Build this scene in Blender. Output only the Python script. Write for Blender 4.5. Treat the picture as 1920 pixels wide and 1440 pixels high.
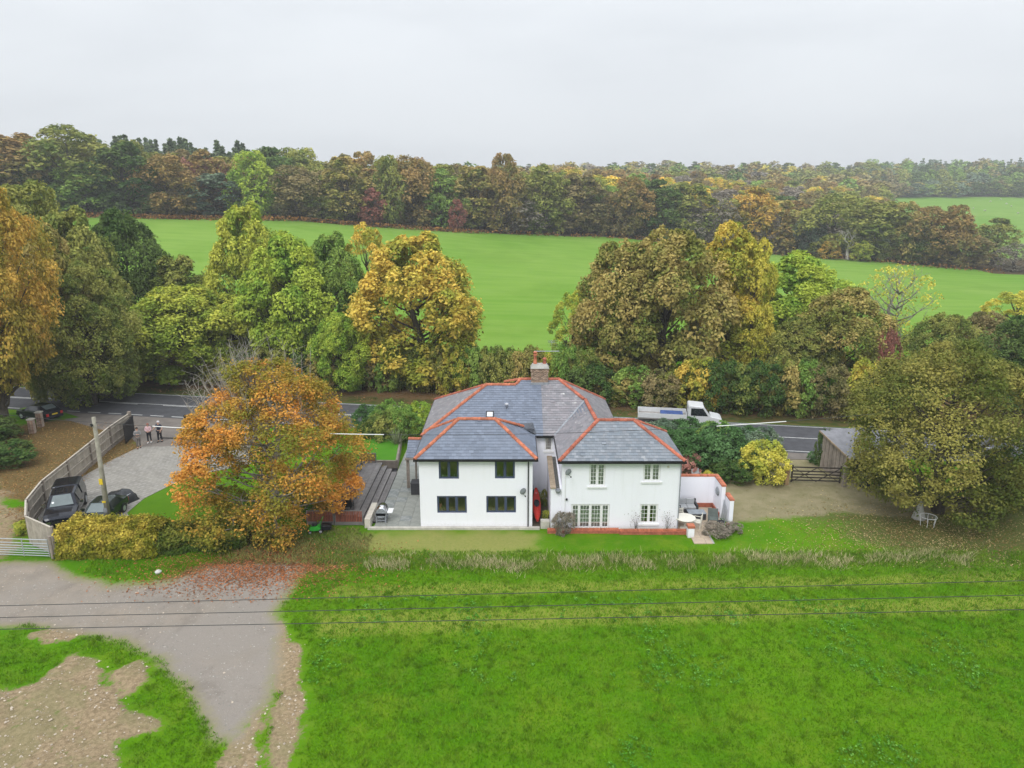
import bpy, bmesh, math, random
import numpy as np
from mathutils import Vector, Matrix
for o in list(bpy.data.objects): bpy.data.objects.remove(o)
SC = bpy.context.scene
R_ = math.radians
random.seed(7); RNG = np.random.default_rng(7)

# ------------------------------------------------------------------ camera, world, sun, exposure
PITCH, FOC, CAMH = R_(14.5), 1331.0, 20.0
cam = bpy.data.objects.new('camera', bpy.data.cameras.new('camera')); SC.collection.objects.link(cam)
cam.location = (0, 0, CAMH); cam.rotation_euler = (math.pi/2 - PITCH, 0, 0)
cam.data.sensor_width = 36; cam.data.lens = 36*FOC/1920; cam.data.clip_start = .5; cam.data.clip_end = 6000
SC.camera = cam
SUN_EL, SUN_AZ = R_(46), R_(200)        # azimuth clockwise from +Y: high, behind the camera
W = bpy.data.worlds.new('World'); SC.world = W; W.use_nodes = True
wn, wl = W.node_tree.nodes, W.node_tree.links; wn.clear()
def N(nt, t, **k):
    n = nt.nodes.new(t)
    for a, b in k.items():
        if a[0] == '_': n.inputs[a[1:].replace('_', ' ')].default_value = b
        else: setattr(n, a, b)
    return n
def math_(nt, op, a, b=None, c=None, clamp=False):
    n = nt.nodes.new('ShaderNodeMath'); n.operation = op; n.use_clamp = clamp
    for i, v in enumerate((a, b, c)):
        if v is None: continue
        if isinstance(v, (int, float)): n.inputs[i].default_value = v
        else: nt.links.new(v, n.inputs[i])
    return n.outputs[0]
def mixc(nt, f, a, b, mode='MIX'):
    n = nt.nodes.new('ShaderNodeMix'); n.data_type = 'RGBA'; n.blend_type = mode
    for s, v in ((n.inputs['Factor'], f), (n.inputs[6], a), (n.inputs[7], b)):
        if isinstance(v, (int, float)): s.default_value = v
        elif isinstance(v, tuple): s.default_value = (*v, 1) if len(v) == 3 else v
        else: nt.links.new(v, s)
    return n.outputs[2]
def noise(nt, vec, scale, detail=3, rough=.55, dist=0.):
    n = nt.nodes.new('ShaderNodeTexNoise'); n.inputs['Scale'].default_value = scale; n.inputs['Detail'].default_value = detail
    n.inputs['Roughness'].default_value = rough; n.inputs['Distortion'].default_value = dist
    if vec is not None: nt.links.new(vec, n.inputs['Vector'])
    return n.outputs['Fac']
def step(nt, v, lo, hi):
    n = nt.nodes.new('ShaderNodeMapRange'); n.interpolation_type = 'SMOOTHSTEP'
    nt.links.new(v, n.inputs[0]); n.inputs[1].default_value = lo; n.inputs[2].default_value = hi
    return n.outputs[0]
nt = W.node_tree
sky = N(nt, 'ShaderNodeTexSky', sky_type='NISHITA', sun_disc=False, sun_elevation=SUN_EL, sun_rotation=SUN_AZ, air_density=1.2, dust_density=4)
tc = N(nt, 'ShaderNodeTexCoord')
sep = N(nt, 'ShaderNodeSeparateXYZ'); wl.new(tc.outputs['Generated'], sep.inputs[0])
zz = math_(nt, 'MAXIMUM', sep.outputs[2], 0.)
grad = math_(nt, 'MULTIPLY_ADD', math_(nt, 'POWER', zz, 1.7), 1.75, 1.)
mp = N(nt, 'ShaderNodeMapping'); mp.inputs['Scale'].default_value = (1, 1, 4.5); wl.new(tc.outputs['Generated'], mp.inputs[0])
cl = noise(nt, mp.outputs[0], 1.7, 5, .5, .3)
cl2 = math_(nt, 'MULTIPLY_ADD', step(nt, cl, .3, .7), .11, .93)
cloud = mixc(nt, 1., mixc(nt, cl, (.745, .79, .845), (.80, .83, .86)), (1, 1, 1), 'MULTIPLY')
vm = N(nt, 'ShaderNodeVectorMath', operation='SCALE'); wl.new(cloud, vm.inputs[0]); wl.new(math_(nt, 'MULTIPLY', grad, cl2), vm.inputs['Scale'])
bg1 = N(nt, 'ShaderNodeBackground'); wl.new(vm.outputs[0], bg1.inputs[0]); bg1.inputs[1].default_value = 1.04
bg2 = N(nt, 'ShaderNodeBackground'); wl.new(sky.outputs[0], bg2.inputs[0]); bg2.inputs[1].default_value = .05
ms = N(nt, 'ShaderNodeMixShader'); ms.inputs[0].default_value = .06
wl.new(bg1.outputs[0], ms.inputs[1]); wl.new(bg2.outputs[0], ms.inputs[2])
wo = N(nt, 'ShaderNodeOutputWorld'); wl.new(ms.outputs[0], wo.inputs[0])
sl = bpy.data.lights.new('sun', 'SUN'); sl.energy = 1.55; sl.angle = R_(24); sl.color = (1, .97, .92)
sun = bpy.data.objects.new('sun', sl); SC.collection.objects.link(sun)
sd = Vector((math.sin(SUN_AZ)*math.cos(SUN_EL), math.cos(SUN_AZ)*math.cos(SUN_EL), math.sin(SUN_EL)))
sun.rotation_euler = sd.to_track_quat('Z', 'Y').to_euler(); sun.location = (0, -20, 60)
vs = SC.view_settings; vs.view_transform = 'Standard'; vs.look = 'None'; vs.gamma = 1; vs.exposure = 0; vs.use_curve_mapping = False
try:
    SC.cycles.max_bounces = 6; SC.cycles.diffuse_bounces = 3; SC.cycles.volume_bounces = 0; SC.cycles.transparent_max_bounces = 6
except Exception: pass

# ------------------------------------------------------------------ surveying: a photo direction meets a height or a distance
def g(px, py, z=0.):
    dx, dy = (px-960)/FOC, -(py-720)/FOC
    y = math.cos(PITCH)+dy*math.sin(PITCH); u = -math.sin(PITCH)+dy*math.cos(PITCH); t = (z-CAMH)/u
    return dx*t, y*t
def gy(px, py, Y):
    dx, dy = (px-960)/FOC, -(py-720)/FOC
    y = math.cos(PITCH)+dy*math.sin(PITCH); u = -math.sin(PITCH)+dy*math.cos(PITCH); t = Y/y
    return dx*t, CAMH+u*t

# ------------------------------------------------------------------ materials
MATS = {}
def new_mat(name):
    m = bpy.data.materials.new(name); m.use_nodes = True; m.node_tree.nodes.clear(); MATS[name] = m
    return m, m.node_tree
def out(nt, sh):
    o = N(nt, 'ShaderNodeOutputMaterial'); nt.links.new(sh, o.inputs[0])
def pr(nt, col, rough=.6, spec=.5, metal=0., coat=0., bump=None, bstr=.3, bdist=.02):
    p = N(nt, 'ShaderNodeBsdfPrincipled')
    if isinstance(col, tuple): p.inputs['Base Color'].default_value = (*col, 1)
    else: nt.links.new(col, p.inputs['Base Color'])
    if isinstance(rough, (int, float)): p.inputs['Roughness'].default_value = rough
    else: nt.links.new(rough, p.inputs['Roughness'])
    p.inputs['Specular IOR Level'].default_value = spec; p.inputs['Metallic'].default_value = metal
    p.inputs['Coat Weight'].default_value = coat
    if bump is not None:
        b = N(nt, 'ShaderNodeBump'); b.inputs['Strength'].default_value = bstr; b.inputs['Distance'].default_value = bdist
        nt.links.new(bump, b.inputs['Height']); nt.links.new(b.outputs[0], p.inputs['Normal'])
    return p.outputs[0]
def mat(name, col, rough=.7, var=.25, scale=3., spec=.4, metal=0., coat=0., bump=.3, col2=None, island=0.):
    if name in MATS: return MATS[name]
    m, nt = new_mat(name)
    t = N(nt, 'ShaderNodeTexCoord').outputs['Object']
    n1 = noise(nt, t, scale, 5, .65); n2 = noise(nt, t, scale*9, 3, .6)
    c2 = col2 or tuple(c*(1-var) for c in col)
    c = mixc(nt, step(nt, n1, .32, .68), col, c2)
    v = math_(nt, 'MULTIPLY_ADD', n2, .5*var, 1-.25*var)
    if island:
        gi = N(nt, 'ShaderNodeNewGeometry').outputs['Random Per Island']
        oi = N(nt, 'ShaderNodeObjectInfo').outputs['Random']
        rr = math_(nt, 'FRACT', math_(nt, 'ADD', gi, oi))
        v = math_(nt, 'MULTIPLY', v, math_(nt, 'MULTIPLY_ADD', rr, 2*island, 1-island))
    vm = N(nt, 'ShaderNodeVectorMath', operation='SCALE'); nt.links.new(c, vm.inputs[0]); nt.links.new(v, vm.inputs['Scale'])
    out(nt, pr(nt, vm.outputs[0], rough, spec, metal, coat, n2 if bump else None, bump, .01))
    return m
def leaf_mat(name='foliage', trans=.28):
    m, nt = new_mat(name)
    a = N(nt, 'ShaderNodeAttribute', attribute_type='GEOMETRY', attribute_name='leafdata')
    ta = N(nt, 'ShaderNodeAttribute', attribute_type='OBJECT', attribute_name='tint_a')
    tb = N(nt, 'ShaderNodeAttribute', attribute_type='OBJECT', attribute_name='tint_b')
    s = N(nt, 'ShaderNodeSeparateColor'); nt.links.new(a.outputs['Color'], s.inputs[0])
    t = N(nt, 'ShaderNodeTexCoord').outputs['Object']
    n1 = noise(nt, t, .35, 2, .5)
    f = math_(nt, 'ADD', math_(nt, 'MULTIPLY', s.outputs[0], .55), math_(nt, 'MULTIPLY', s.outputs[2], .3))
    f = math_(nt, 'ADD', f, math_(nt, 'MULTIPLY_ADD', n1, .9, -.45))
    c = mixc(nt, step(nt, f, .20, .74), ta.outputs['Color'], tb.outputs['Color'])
    v = math_(nt, 'MULTIPLY_ADD', s.outputs[1], .7, .68)
    vm = N(nt, 'ShaderNodeVectorMath', operation='SCALE'); nt.links.new(c, vm.inputs[0]); nt.links.new(v, vm.inputs['Scale'])
    d = N(nt, 'ShaderNodeBsdfDiffuse'); nt.links.new(vm.outputs[0], d.inputs[0])
    tr = N(nt, 'ShaderNodeBsdfTranslucent'); nt.links.new(vm.outputs[0], tr.inputs[0])
    x = N(nt, 'ShaderNodeMixShader'); x.inputs[0].default_value = trans
    nt.links.new(d.outputs[0], x.inputs[1]); nt.links.new(tr.outputs[0], x.inputs[2]); out(nt, x.outputs[0])
    return m
LEAF = leaf_mat()
def grass_mat():
    m, nt = new_mat('grass_blades')
    a = N(nt, 'ShaderNodeAttribute', attribute_type='GEOMETRY', attribute_name='leafdata')
    ta = N(nt, 'ShaderNodeAttribute', attribute_type='OBJECT', attribute_name='tint_a'); tb = N(nt, 'ShaderNodeAttribute', attribute_type='OBJECT', attribute_name='tint_b')
    s = N(nt, 'ShaderNodeSeparateColor'); nt.links.new(a.outputs['Color'], s.inputs[0])
    c = mixc(nt, math_(nt, 'ADD', math_(nt, 'MULTIPLY', s.outputs[0], .6), math_(nt, 'MULTIPLY', s.outputs[2], .4)), ta.outputs['Color'], tb.outputs['Color'])
    vm = N(nt, 'ShaderNodeVectorMath', operation='SCALE'); nt.links.new(c, vm.inputs[0]); nt.links.new(math_(nt, 'MULTIPLY_ADD', s.outputs[1], .6, .7), vm.inputs['Scale'])
    gn = N(nt, 'ShaderNodeNewGeometry'); va = N(nt, 'ShaderNodeVectorMath', operation='SCALE'); nt.links.new(gn.outputs['Normal'], va.inputs[0]); va.inputs['Scale'].default_value = .45
    vb = N(nt, 'ShaderNodeVectorMath', operation='ADD'); nt.links.new(va.outputs[0], vb.inputs[0]); vb.inputs[1].default_value = (0, 0, 1)
    d = N(nt, 'ShaderNodeBsdfDiffuse'); nt.links.new(vm.outputs[0], d.inputs[0]); nt.links.new(vb.outputs[0], d.inputs['Normal'])
    out(nt, d.outputs[0]); return m
GRASSM = grass_mat()
BARK = mat('bark', (.09, .075, .055), .9, .5, 4, bump=.6)
PALEBARK = mat('pale_bark', (.36, .33, .29), .9, .4, 4, bump=.4)
def render_mat():
    m, nt = new_mat('white_render'); t = N(nt, 'ShaderNodeTexCoord').outputs['Object']
    mp = N(nt, 'ShaderNodeMapping'); mp.inputs['Scale'].default_value = (2.6, 2.6, .22); nt.links.new(t, mp.inputs[0])
    st_, n1, n2 = noise(nt, mp.outputs[0], 1.6, 5, .65), noise(nt, t, .7, 4), noise(nt, t, 9, 4, .7)
    c = mixc(nt, math_(nt, 'MULTIPLY', step(nt, st_, .52, .78), .22), (.865, .865, .93), (.66, .67, .67))
    c = mixc(nt, math_(nt, 'MULTIPLY', step(nt, n1, .5, .75), .10), c, (.72, .71, .68))
    sp_ = N(nt, 'ShaderNodeSeparateXYZ'); nt.links.new(t, sp_.inputs[0])
    base = step(nt, math_(nt, 'ADD', sp_.outputs[2], math_(nt, 'MULTIPLY_ADD', n2, .5, -.25)), .42, .02)
    c = mixc(nt, math_(nt, 'MULTIPLY', base, .35), c, (.46, .44, .36))
    out(nt, pr(nt, c, .85, .3, bump=n2, bstr=.2, bdist=.01)); return m
RENDER = render_mat()
BRICK = mat('terracotta', (.56, .18, .095), .75, .35, 5, bump=.5, island=.24)
OLDBRICK = mat('old_brick', (.42, .13, .08), .85, .4, 5, bump=.5, island=.25)
def slate_mat(name, c1, c2, lichen=0.):
    m, nt = new_mat(name)
    t = N(nt, 'ShaderNodeTexCoord').outputs['Object']
    r = N(nt, 'ShaderNodeNewGeometry').outputs['Random Per Island']
    n1 = noise(nt, t, .8, 4); n2 = noise(nt, t, 22, 3)
    c = mixc(nt, math_(nt, 'ADD', math_(nt, 'MULTIPLY', r, .55), math_(nt, 'MULTIPLY', n1, .5), clamp=True), c1, c2)
    if lichen:
        l = noise(nt, t, 2.3, 4, .6)
        e = math_(nt, 'MULTIPLY', step(nt, l, .60, .68), step(nt, r, .25, .9))
        c = mixc(nt, math_(nt, 'MULTIPLY', e, lichen), c, (.55, .55, .52))
    v = math_(nt, 'MULTIPLY_ADD', math_(nt, 'FRACT', math_(nt, 'MULTIPLY', r, 17.3)), .3, .85)
    vm = N(nt, 'ShaderNodeVectorMath', operation='SCALE'); nt.links.new(c, vm.inputs[0]); nt.links.new(v, vm.inputs['Scale'])
    out(nt, pr(nt, vm.outputs[0], .48, .5, bump=n2, bstr=.25, bdist=.01))
    return m
SLATE_NEW = slate_mat('new_slate', (.125, .15, .20), (.165, .19, .245))
SLATE_OLD = slate_mat('old_slate', (.16, .165, .18), (.26, .235, .25), .8)
SLATE_MID = slate_mat('weathered_slate', (.13, .16, .195), (.24, .25, .275), .25)
STONE = mat('pale_stone', (.55, .52, .46), .85, .25, 3)
TIMBER = mat('grey_timber', (.30, .255, .215), .85, .3, 2.5, bump=.4, island=.16)
FENCEW = mat('fence_timber', (.42, .37, .31), .85, .28, 2.2, bump=.4, island=.14)
DECKM = mat('deck_timber', (.21, .195, .19), .8, .25, 3, bump=.3, island=.15)
REDWOOD = mat('red_slat_timber', (.30, .095, .06), .7, .3, 4, island=.2)
ANTH = mat('anthracite_paint', (.06, .078, .135), .4, .1, 4, bump=0)
WHITE = mat('white_paint', (.80, .80, .80), .45, .05, 4, bump=0)
BLACK = mat('black_plastic', (.012, .013, .017), .45, .3, 6)
BLKMET = mat('black_metal', (.015, .015, .018), .4, .2, 6, bump=.1)
LEAD = mat('lead_sheet', (.30, .32, .35), .5, .3, 5)
DARKGREY = mat('dark_grey_rattan', (.05, .052, .058), .7, .3, 14, bump=.6)
CUSHION = mat('grey_cushion', (.42, .43, .44), .9, .15, 8)
CREAM = mat('cream_plastic', (.72, .69, .60), .55, .08, 6)
GALV = mat('galvanised_steel', (.52, .55, .58), .42, .15, 8, metal=.6)
CONC = mat('concrete', (.42, .41, .38), .9, .25, 3)
YELLOWP = mat('yellow_plate', (.75, .55, .03), .5, .15, 6, bump=0)
RUBBER = mat('rubber', (.018, .018, .018), .85, .2, 8)
CHROME = mat('bright_metal', (.62, .63, .65), .22, .08, 6, metal=1., bump=0)
def glass_mat(name, col, rough=.06):
    m, nt = new_mat(name)
    t = N(nt, 'ShaderNodeTexCoord').outputs['Object']
    out(nt, pr(nt, mixc(nt, noise(nt, t, 2.2, 2), col, tuple(c*.45 for c in col)), rough, .8)); return m
GLASS = glass_mat('window_glass', (.06, .065, .06))
CARGLASS = glass_mat('car_glass', (.16, .20, .20), .08)
CURTAIN = mat('net_curtain', (.80, .84, .80), .9, .25, 9)
def paint(name, col, rough=.25, metal=.2):
    return mat(name, col, rough, .08, 3, .35, metal, .12, 0)

# ------------------------------------------------------------------ mesh helpers
class MB:
    def __init__(s): s.v = []; s.f = []; s.m = []
    def add(s, vs, fs, mi=0):
        b = len(s.v); s.v += [tuple(v) for v in vs]; s.f += [tuple(i+b for i in f) for f in fs]; s.m += [mi]*len(fs); return s
    def box(s, x0, x1, y0, y1, z0, z1, mi=0, M=None):
        vs = [Vector((x, y, z)) for z in (z0, z1) for y in (y0, y1) for x in (x0, x1)]
        if M: vs = [M @ v for v in vs]
        return s.add(vs, [(0,2,3,1),(4,5,7,6),(0,1,5,4),(2,6,7,3),(0,4,6,2),(1,3,7,5)], mi)
    def bar(s, a, b, w, h=None, up=(0,0,1), mi=0):
        a, b = Vector(a), Vector(b); h = h or w; d = (b-a).normalized(); u = Vector(up)
        if abs(d.dot(u)) > .98: u = Vector((0,1,0))
        sx = d.cross(u).normalized()*w/2; sy = sx.cross(d).normalized()*h/2
        vs = [p+i*sx+j*sy for p in (a, b) for i, j in ((-1,-1),(1,-1),(1,1),(-1,1))]
        return s.add(vs, [(0,1,2,3),(7,6,5,4),(0,4,5,1),(1,5,6,2),(2,6,7,3),(3,7,4,0)], mi)
    def tube(s, pts, rad, n=6, mi=0, cap=True):
        pts = [Vector(p) for p in pts]; rad = rad if isinstance(rad, (list, tuple)) else [rad]*len(pts)
        vs = []; prev = None
        for i, p in enumerate(pts):
            d = (pts[min(i+1, len(pts)-1)]-pts[max(i-1, 0)]).normalized()
            if prev is None: prev = d.orthogonal().normalized()
            u = (prev - d*prev.dot(d)).normalized(); prev = u; w = d.cross(u)
            vs += [p+(u*math.cos(2*math.pi*k/n)+w*math.sin(2*math.pi*k/n))*rad[i] for k in range(n)]
        fs = [(i*n+k, i*n+(k+1)%n, (i+1)*n+(k+1)%n, (i+1)*n+k) for i in range(len(pts)-1) for k in range(n)]
        if cap: fs += [tuple(range(n))[::-1], tuple((len(pts)-1)*n+k for k in range(n))]
        return s.add(vs, fs, mi)
    def lathe(s, prof, n=12, c=(0,0,0), mi=0):
        vs = [(c[0]+r*math.cos(2*math.pi*k/n), c[1]+r*math.sin(2*math.pi*k/n), c[2]+z) for r, z in prof for k in range(n)]
        fs = [(i*n+k, i*n+(k+1)%n, (i+1)*n+(k+1)%n, (i+1)*n+k) for i in range(len(prof)-1) for k in range(n)]
        fs += [tuple(range(n))[::-1], tuple((len(prof)-1)*n+k for k in range(n))]
        return s.add(vs, fs, mi)
    def poly(s, pts, mi=0): return s.add(pts, [tuple(range(len(pts)))], mi)
    def mesh(s, name, mats, smooth=False):
        me = bpy.data.meshes.new(name); me.from_pydata(s.v, [], s.f)
        for m in (mats if isinstance(mats, (list, tuple)) else [mats]): me.materials.append(m)
        me.polygons.foreach_set('material_index', s.m)
        if smooth: me.polygons.foreach_set('use_smooth', [True]*len(s.f))
        me.update(); return me
def link(name, data, parent=None, **props):
    o = bpy.data.objects.new(name, data); SC.collection.objects.link(o)
    if parent is not None: o.parent = parent
    for k, v in props.items(): o[k] = v
    return o
def obj(name, mb, mats, parent=None, smooth=False, **p): return link(name, mb.mesh(name, mats, smooth), parent, **p)
def thing(name, label, cat, loc=(0,0,0), rz=0., group=None):
    o = link(name, None, None, label=label, category=cat); o.empty_display_size = .3
    o.location = loc; o.rotation_euler = (0, 0, rz)
    if group: o['group'] = group
    return o
def struct(name, mb, mats, smooth=False): return obj(name, mb, mats, None, smooth, kind='structure')
def bevel(o, w=.02, seg=2):
    b = o.modifiers.new('bevel', 'BEVEL'); b.width = w; b.segments = seg; b.limit_method = 'ANGLE'; return o
def copy_tree(o, parent=None):
    c = o.copy(); SC.collection.objects.link(c)
    if parent is not None: c.parent = parent
    for ch in o.children: copy_tree(ch, c)
    return c

# ------------------------------------------------------------------ terrain
_cols = []
def _tz(px, py, Y): return gy(px, py, Y)[1]
for px, py, Ye, r in ((-500, 398, 168, (22, 26, 27, 28, 28, 20)), (160, 405, 178, (23, 28, 29, 30, 30, 20)), (540, 412, 188, (21, 27, 28, 30, 30, 20)),
    (900, 437, 200, (18, 24, 26, 33, 32, 22)), (1180, 447, 210, (14, 22, 26, 37, 34, 24)), (1440, 475, 215, (10, 20, 25, 37, 35, 25)),
    (1640, 490, 205, (5, 15, 22, 38, 36, 26)), (1920, 515, 190, (2, 13.5, 22, 39, 36, 26)), (2500, 535, 178, (2, 13.5, 22, 38, 36, 26))):
    _cols.append(((px-960)/1363, [(-1e4, 0), (98, 0), (Ye, _tz(px, py, Ye))]+list(zip((300, 450, 520, 650, 900, 1700), r))))
_cu = np.array([c[0] for c in _cols])
def T(x, y):
    x = np.asarray(x, float); y = np.asarray(y, float)
    zs = np.stack([np.interp(y, [p[0] for p in c[1]], [p[1] for p in c[1]]) for c in _cols])
    u = np.clip(x/np.maximum(y, 60.), _cu[0], _cu[-1]-1e-6)
    i = np.clip(np.searchsorted(_cu, u, side='right')-1, 0, len(_cu)-2); f = (u-_cu[i])/(_cu[i+1]-_cu[i])
    idx = np.indices(u.shape)
    a = zs[(i, *idx)]; b = zs[(i+1, *idx)]
    return a*(1-f)+b*f
def Tz(x, y): return float(T(np.array([x]), np.array([y]))[0])
def edgeY(px): return float(np.interp(px, (-500, 160, 540, 900, 1180, 1440, 1640, 1920, 2500), (168, 178, 188, 200, 210, 215, 205, 190, 178)))

def sdist(P, poly):
    x, y = P; poly = np.array(poly); n = len(poly); d = np.full(x.shape, 1e9); ins = np.zeros(x.shape, bool)
    for i in range(n):
        (ax, ay), (bx, by) = poly[i], poly[(i+1) % n]
        ex, ey = bx-ax, by-ay; t = np.clip(((x-ax)*ex+(y-ay)*ey)/(ex*ex+ey*ey+1e-9), 0, 1)
        d = np.minimum(d, np.hypot(x-ax-t*ex, y-ay-t*ey))
        c = ((ay > y) != (by > y)) & (x < (bx-ax)*(y-ay)/(by-ay+1e-12)+ax); ins ^= c
    return np.where(ins, d, -d)
def gp(*pts): return [g(*p) for p in pts]
# road frame: far edge line through A with direction RD, RN points to the far side
RA = np.array((-34.41, 72.38)); RD = np.array((.9855, -.1697)); RN = np.array((.1697, .9855))
def road_off(x, y): return (x-RA[0])*RN[0]+(y-RA[1])*RN[1]

TRACK = gp((-700,1085),(0,1056),(92,1052),(130,1080),(200,1098),(310,1092),(430,1058),(545,1055),(565,1078),(535,1110),(515,1150),(525,1180),(520,1250),(505,1310),(475,1335),(450,1385),(400,1388),(380,1330),(350,1280),(300,1228),(240,1200),(130,1180),(0,1172),(-700,1190))
LANE = gp((-40,840),(0,880),(25,925),(48,960),(44,1012),(30,1056),(-500,1060),(-500,900))
RUT1 = gp((515,1150),(560,1215),(566,1270),(548,1340),(545,1500),(498,1500),(520,1330),(510,1250))
RUT2 = gp((455,1375),(475,1335),(492,1325),(470,1385),(458,1500),(402,1500),(420,1420))
SOIL = gp((-300,1285),(55,1292),(88,1275),(140,1228),(182,1240),(176,1290),(232,1326),(318,1357),(290,1382),(225,1395),(215,1500),(-300,1600))
SOIL2 = gp((228,1262),(262,1250),(262,1300),(240,1318))
SOIL3 = gp((40,1182),(150,1186),(120,1205),(50,1205))
LEAF1 = gp((300,1082),(420,1052),(480,1030),(600,1035),(655,1045),(640,1068),(560,1090),(500,1120),(400,1118))
YARD2 = gp((1440,862),(1545,855),(1600,880),(1640,915),(1590,925),(1470,920),(1440,905))
GRITTY = gp((245,815),(268,836),(205,872),(150,905),(100,915),(126,885),(205,830))
LEAF2 = gp((0,800),(60,790),(240,788),(252,800),(205,832),(120,880),(62,930),(48,960),(52,1010),(30,1010),(20,950),(-60,880),(-400,860),(-400,790))
DRY = gp((650,1002),(900,996),(1000,1004),(1010,1036),(700,1046),(640,1030))
YARD = gp((1340,880),(1460,905),(1600,912),(1760,930),(1880,955),(1700,968),(1560,962),(1450,970),(1360,980),(1352,940))
OAKL = gp((1500,958),(1600,935),(1760,925),(2100,920),(2100,1060),(1760,1062),(1650,1022),(1560,985))
ROUGH = gp((430,1000),(620,995),(700,1015),(690,1045),(560,1062),(430,1055))
PALE1 = gp((620,1100),(1920,1074),(2600,1060),(2600,1074),(1920,1092),(620,1122))
PALE2 = gp((590,1150),(1920,1118),(2600,1100),(2600,1122),(1920,1146),(590,1190))
LAWN1 = gp((330,905),(430,900),(470,985),(340,1010),(268,1003),(238,962),(270,935))
x0, x1, y0, y1, st = -66, 66, 14, 96, .3
xs = np.linspace(x0, x1, int((x1-x0)/st)+1); ys = np.linspace(y0, y1, int((y1-y0)/st)+1)
GX, GY = np.meshgrid(xs, ys); GX = GX.ravel(); GY = GY.ravel()
def vnoise(x, y, s, seed):
    r = np.random.default_rng(seed); A = r.random((256, 256)); u = x*s+1000; v = y*s+1000
    i = np.floor(u).astype(int); j = np.floor(v).astype(int); fu = u-i; fv = v-j; fu = fu*fu*(3-2*fu); fv = fv*fv*(3-2*fv)
    q = lambda a, b: A[a % 256, b % 256]
    return (q(i,j)*(1-fu)+q(i+1,j)*fu)*(1-fv)+(q(i,j+1)*(1-fu)+q(i+1,j+1)*fu)*fv
wob = (vnoise(GX, GY, .6, 1)-.5)*1.1+(vnoise(GX, GY, 1.9, 2)-.5)*.6
def mask(*polys, w=.8, wb=1.): 
    m = np.max([sdist((GX, GY), p) for p in polys], axis=0)+wob*wb
    return np.clip(.5+m/(2*w), 0, 1)
mTR = np.maximum(mask(TRACK, w=.8, wb=.35), 0)
mLN = mask(LANE, w=1.2)
mSO = np.maximum.reduce([mask(SOIL, w=.6, wb=.55), mask(SOIL2, SOIL3, w=.6)*.9, mask(RUT1, RUT2, w=.6, wb=.8)*.95])
ro = road_off(GX, GY)
mLF = np.maximum(mask(LEAF1, w=1.2, wb=1.2), np.maximum(mask(LEAF2, w=1., wb=1.5), mask(GRITTY, w=.7, wb=.9)*.85))
mLF = np.maximum(mLF, np.clip((ro-1.5)/2, 0, 1)*np.clip((14-ro)/3, 0, 1)*.8)
mVG = np.maximum(np.clip(ro/.6, 0, 1)*np.clip((15-ro)/3, 0, 1), mask(ROUGH, w=1.5, wb=1.5)*.7)
mDR = mask(DRY, w=1.2, wb=1.2); mYD = mask(YARD, YARD2, w=.8, wb=.8); mOK = mask(OAKL, w=2.5, wb=2.)
mPA = np.maximum(mask(PALE1, w=.6, wb=.3), mask(PALE2, w=.7, wb=.3)); mLW = mask(LAWN1, w=.2, wb=.1)
Z = T(GX, GY)
Z = Z + (vnoise(GX, GY, .35, 5)-.5)*.10*(GY < 36) + mSO*(vnoise(GX, GY, .9, 6)*.30+vnoise(GX, GY, 2.6, 8)*.1)*(GX < -13)*(GY < 30)
Z = Z - .05*np.clip(mTR, 0, 1)*(GY < 38)
vid = np.stack([GX, GY, Z], 1)
nx, ny = len(xs), len(ys)
ii = (np.arange(ny-1)[:, None]*nx+np.arange(nx-1)[None, :]).ravel()
Q = np.stack([ii, ii+1, ii+nx+1, ii+nx], 1)
def np_mesh(name, V, Fq, mats, attrs=None, smooth=False, k=4):
    me = bpy.data.meshes.new(name); nF = len(Fq)
    me.vertices.add(len(V)); me.vertices.foreach_set('co', V.astype(np.float32).ravel())
    me.loops.add(nF*k); me.loops.foreach_set('vertex_index', Fq.astype(np.int32).ravel())
    me.polygons.add(nF); me.polygons.foreach_set('loop_start', np.arange(0, nF*k, k, dtype=np.int32))
    try: me.polygons.foreach_set('loop_total', np.full(nF, k, np.int32))
    except Exception: pass
    if smooth: me.polygons.foreach_set('use_smooth', np.ones(nF, bool))
    me.update(calc_edges=True)
    for nm, (dom, arr) in (attrs or {}).items():
        a = me.attributes.new(nm, 'FLOAT_COLOR', dom)
        if arr.shape[1] == 3: arr = np.concatenate([arr, np.ones((len(arr), 1))], 1)
        a.data.foreach_set('color', arr.astype(np.float32).ravel())
    for m in mats: me.materials.append(m)
    return me
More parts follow.
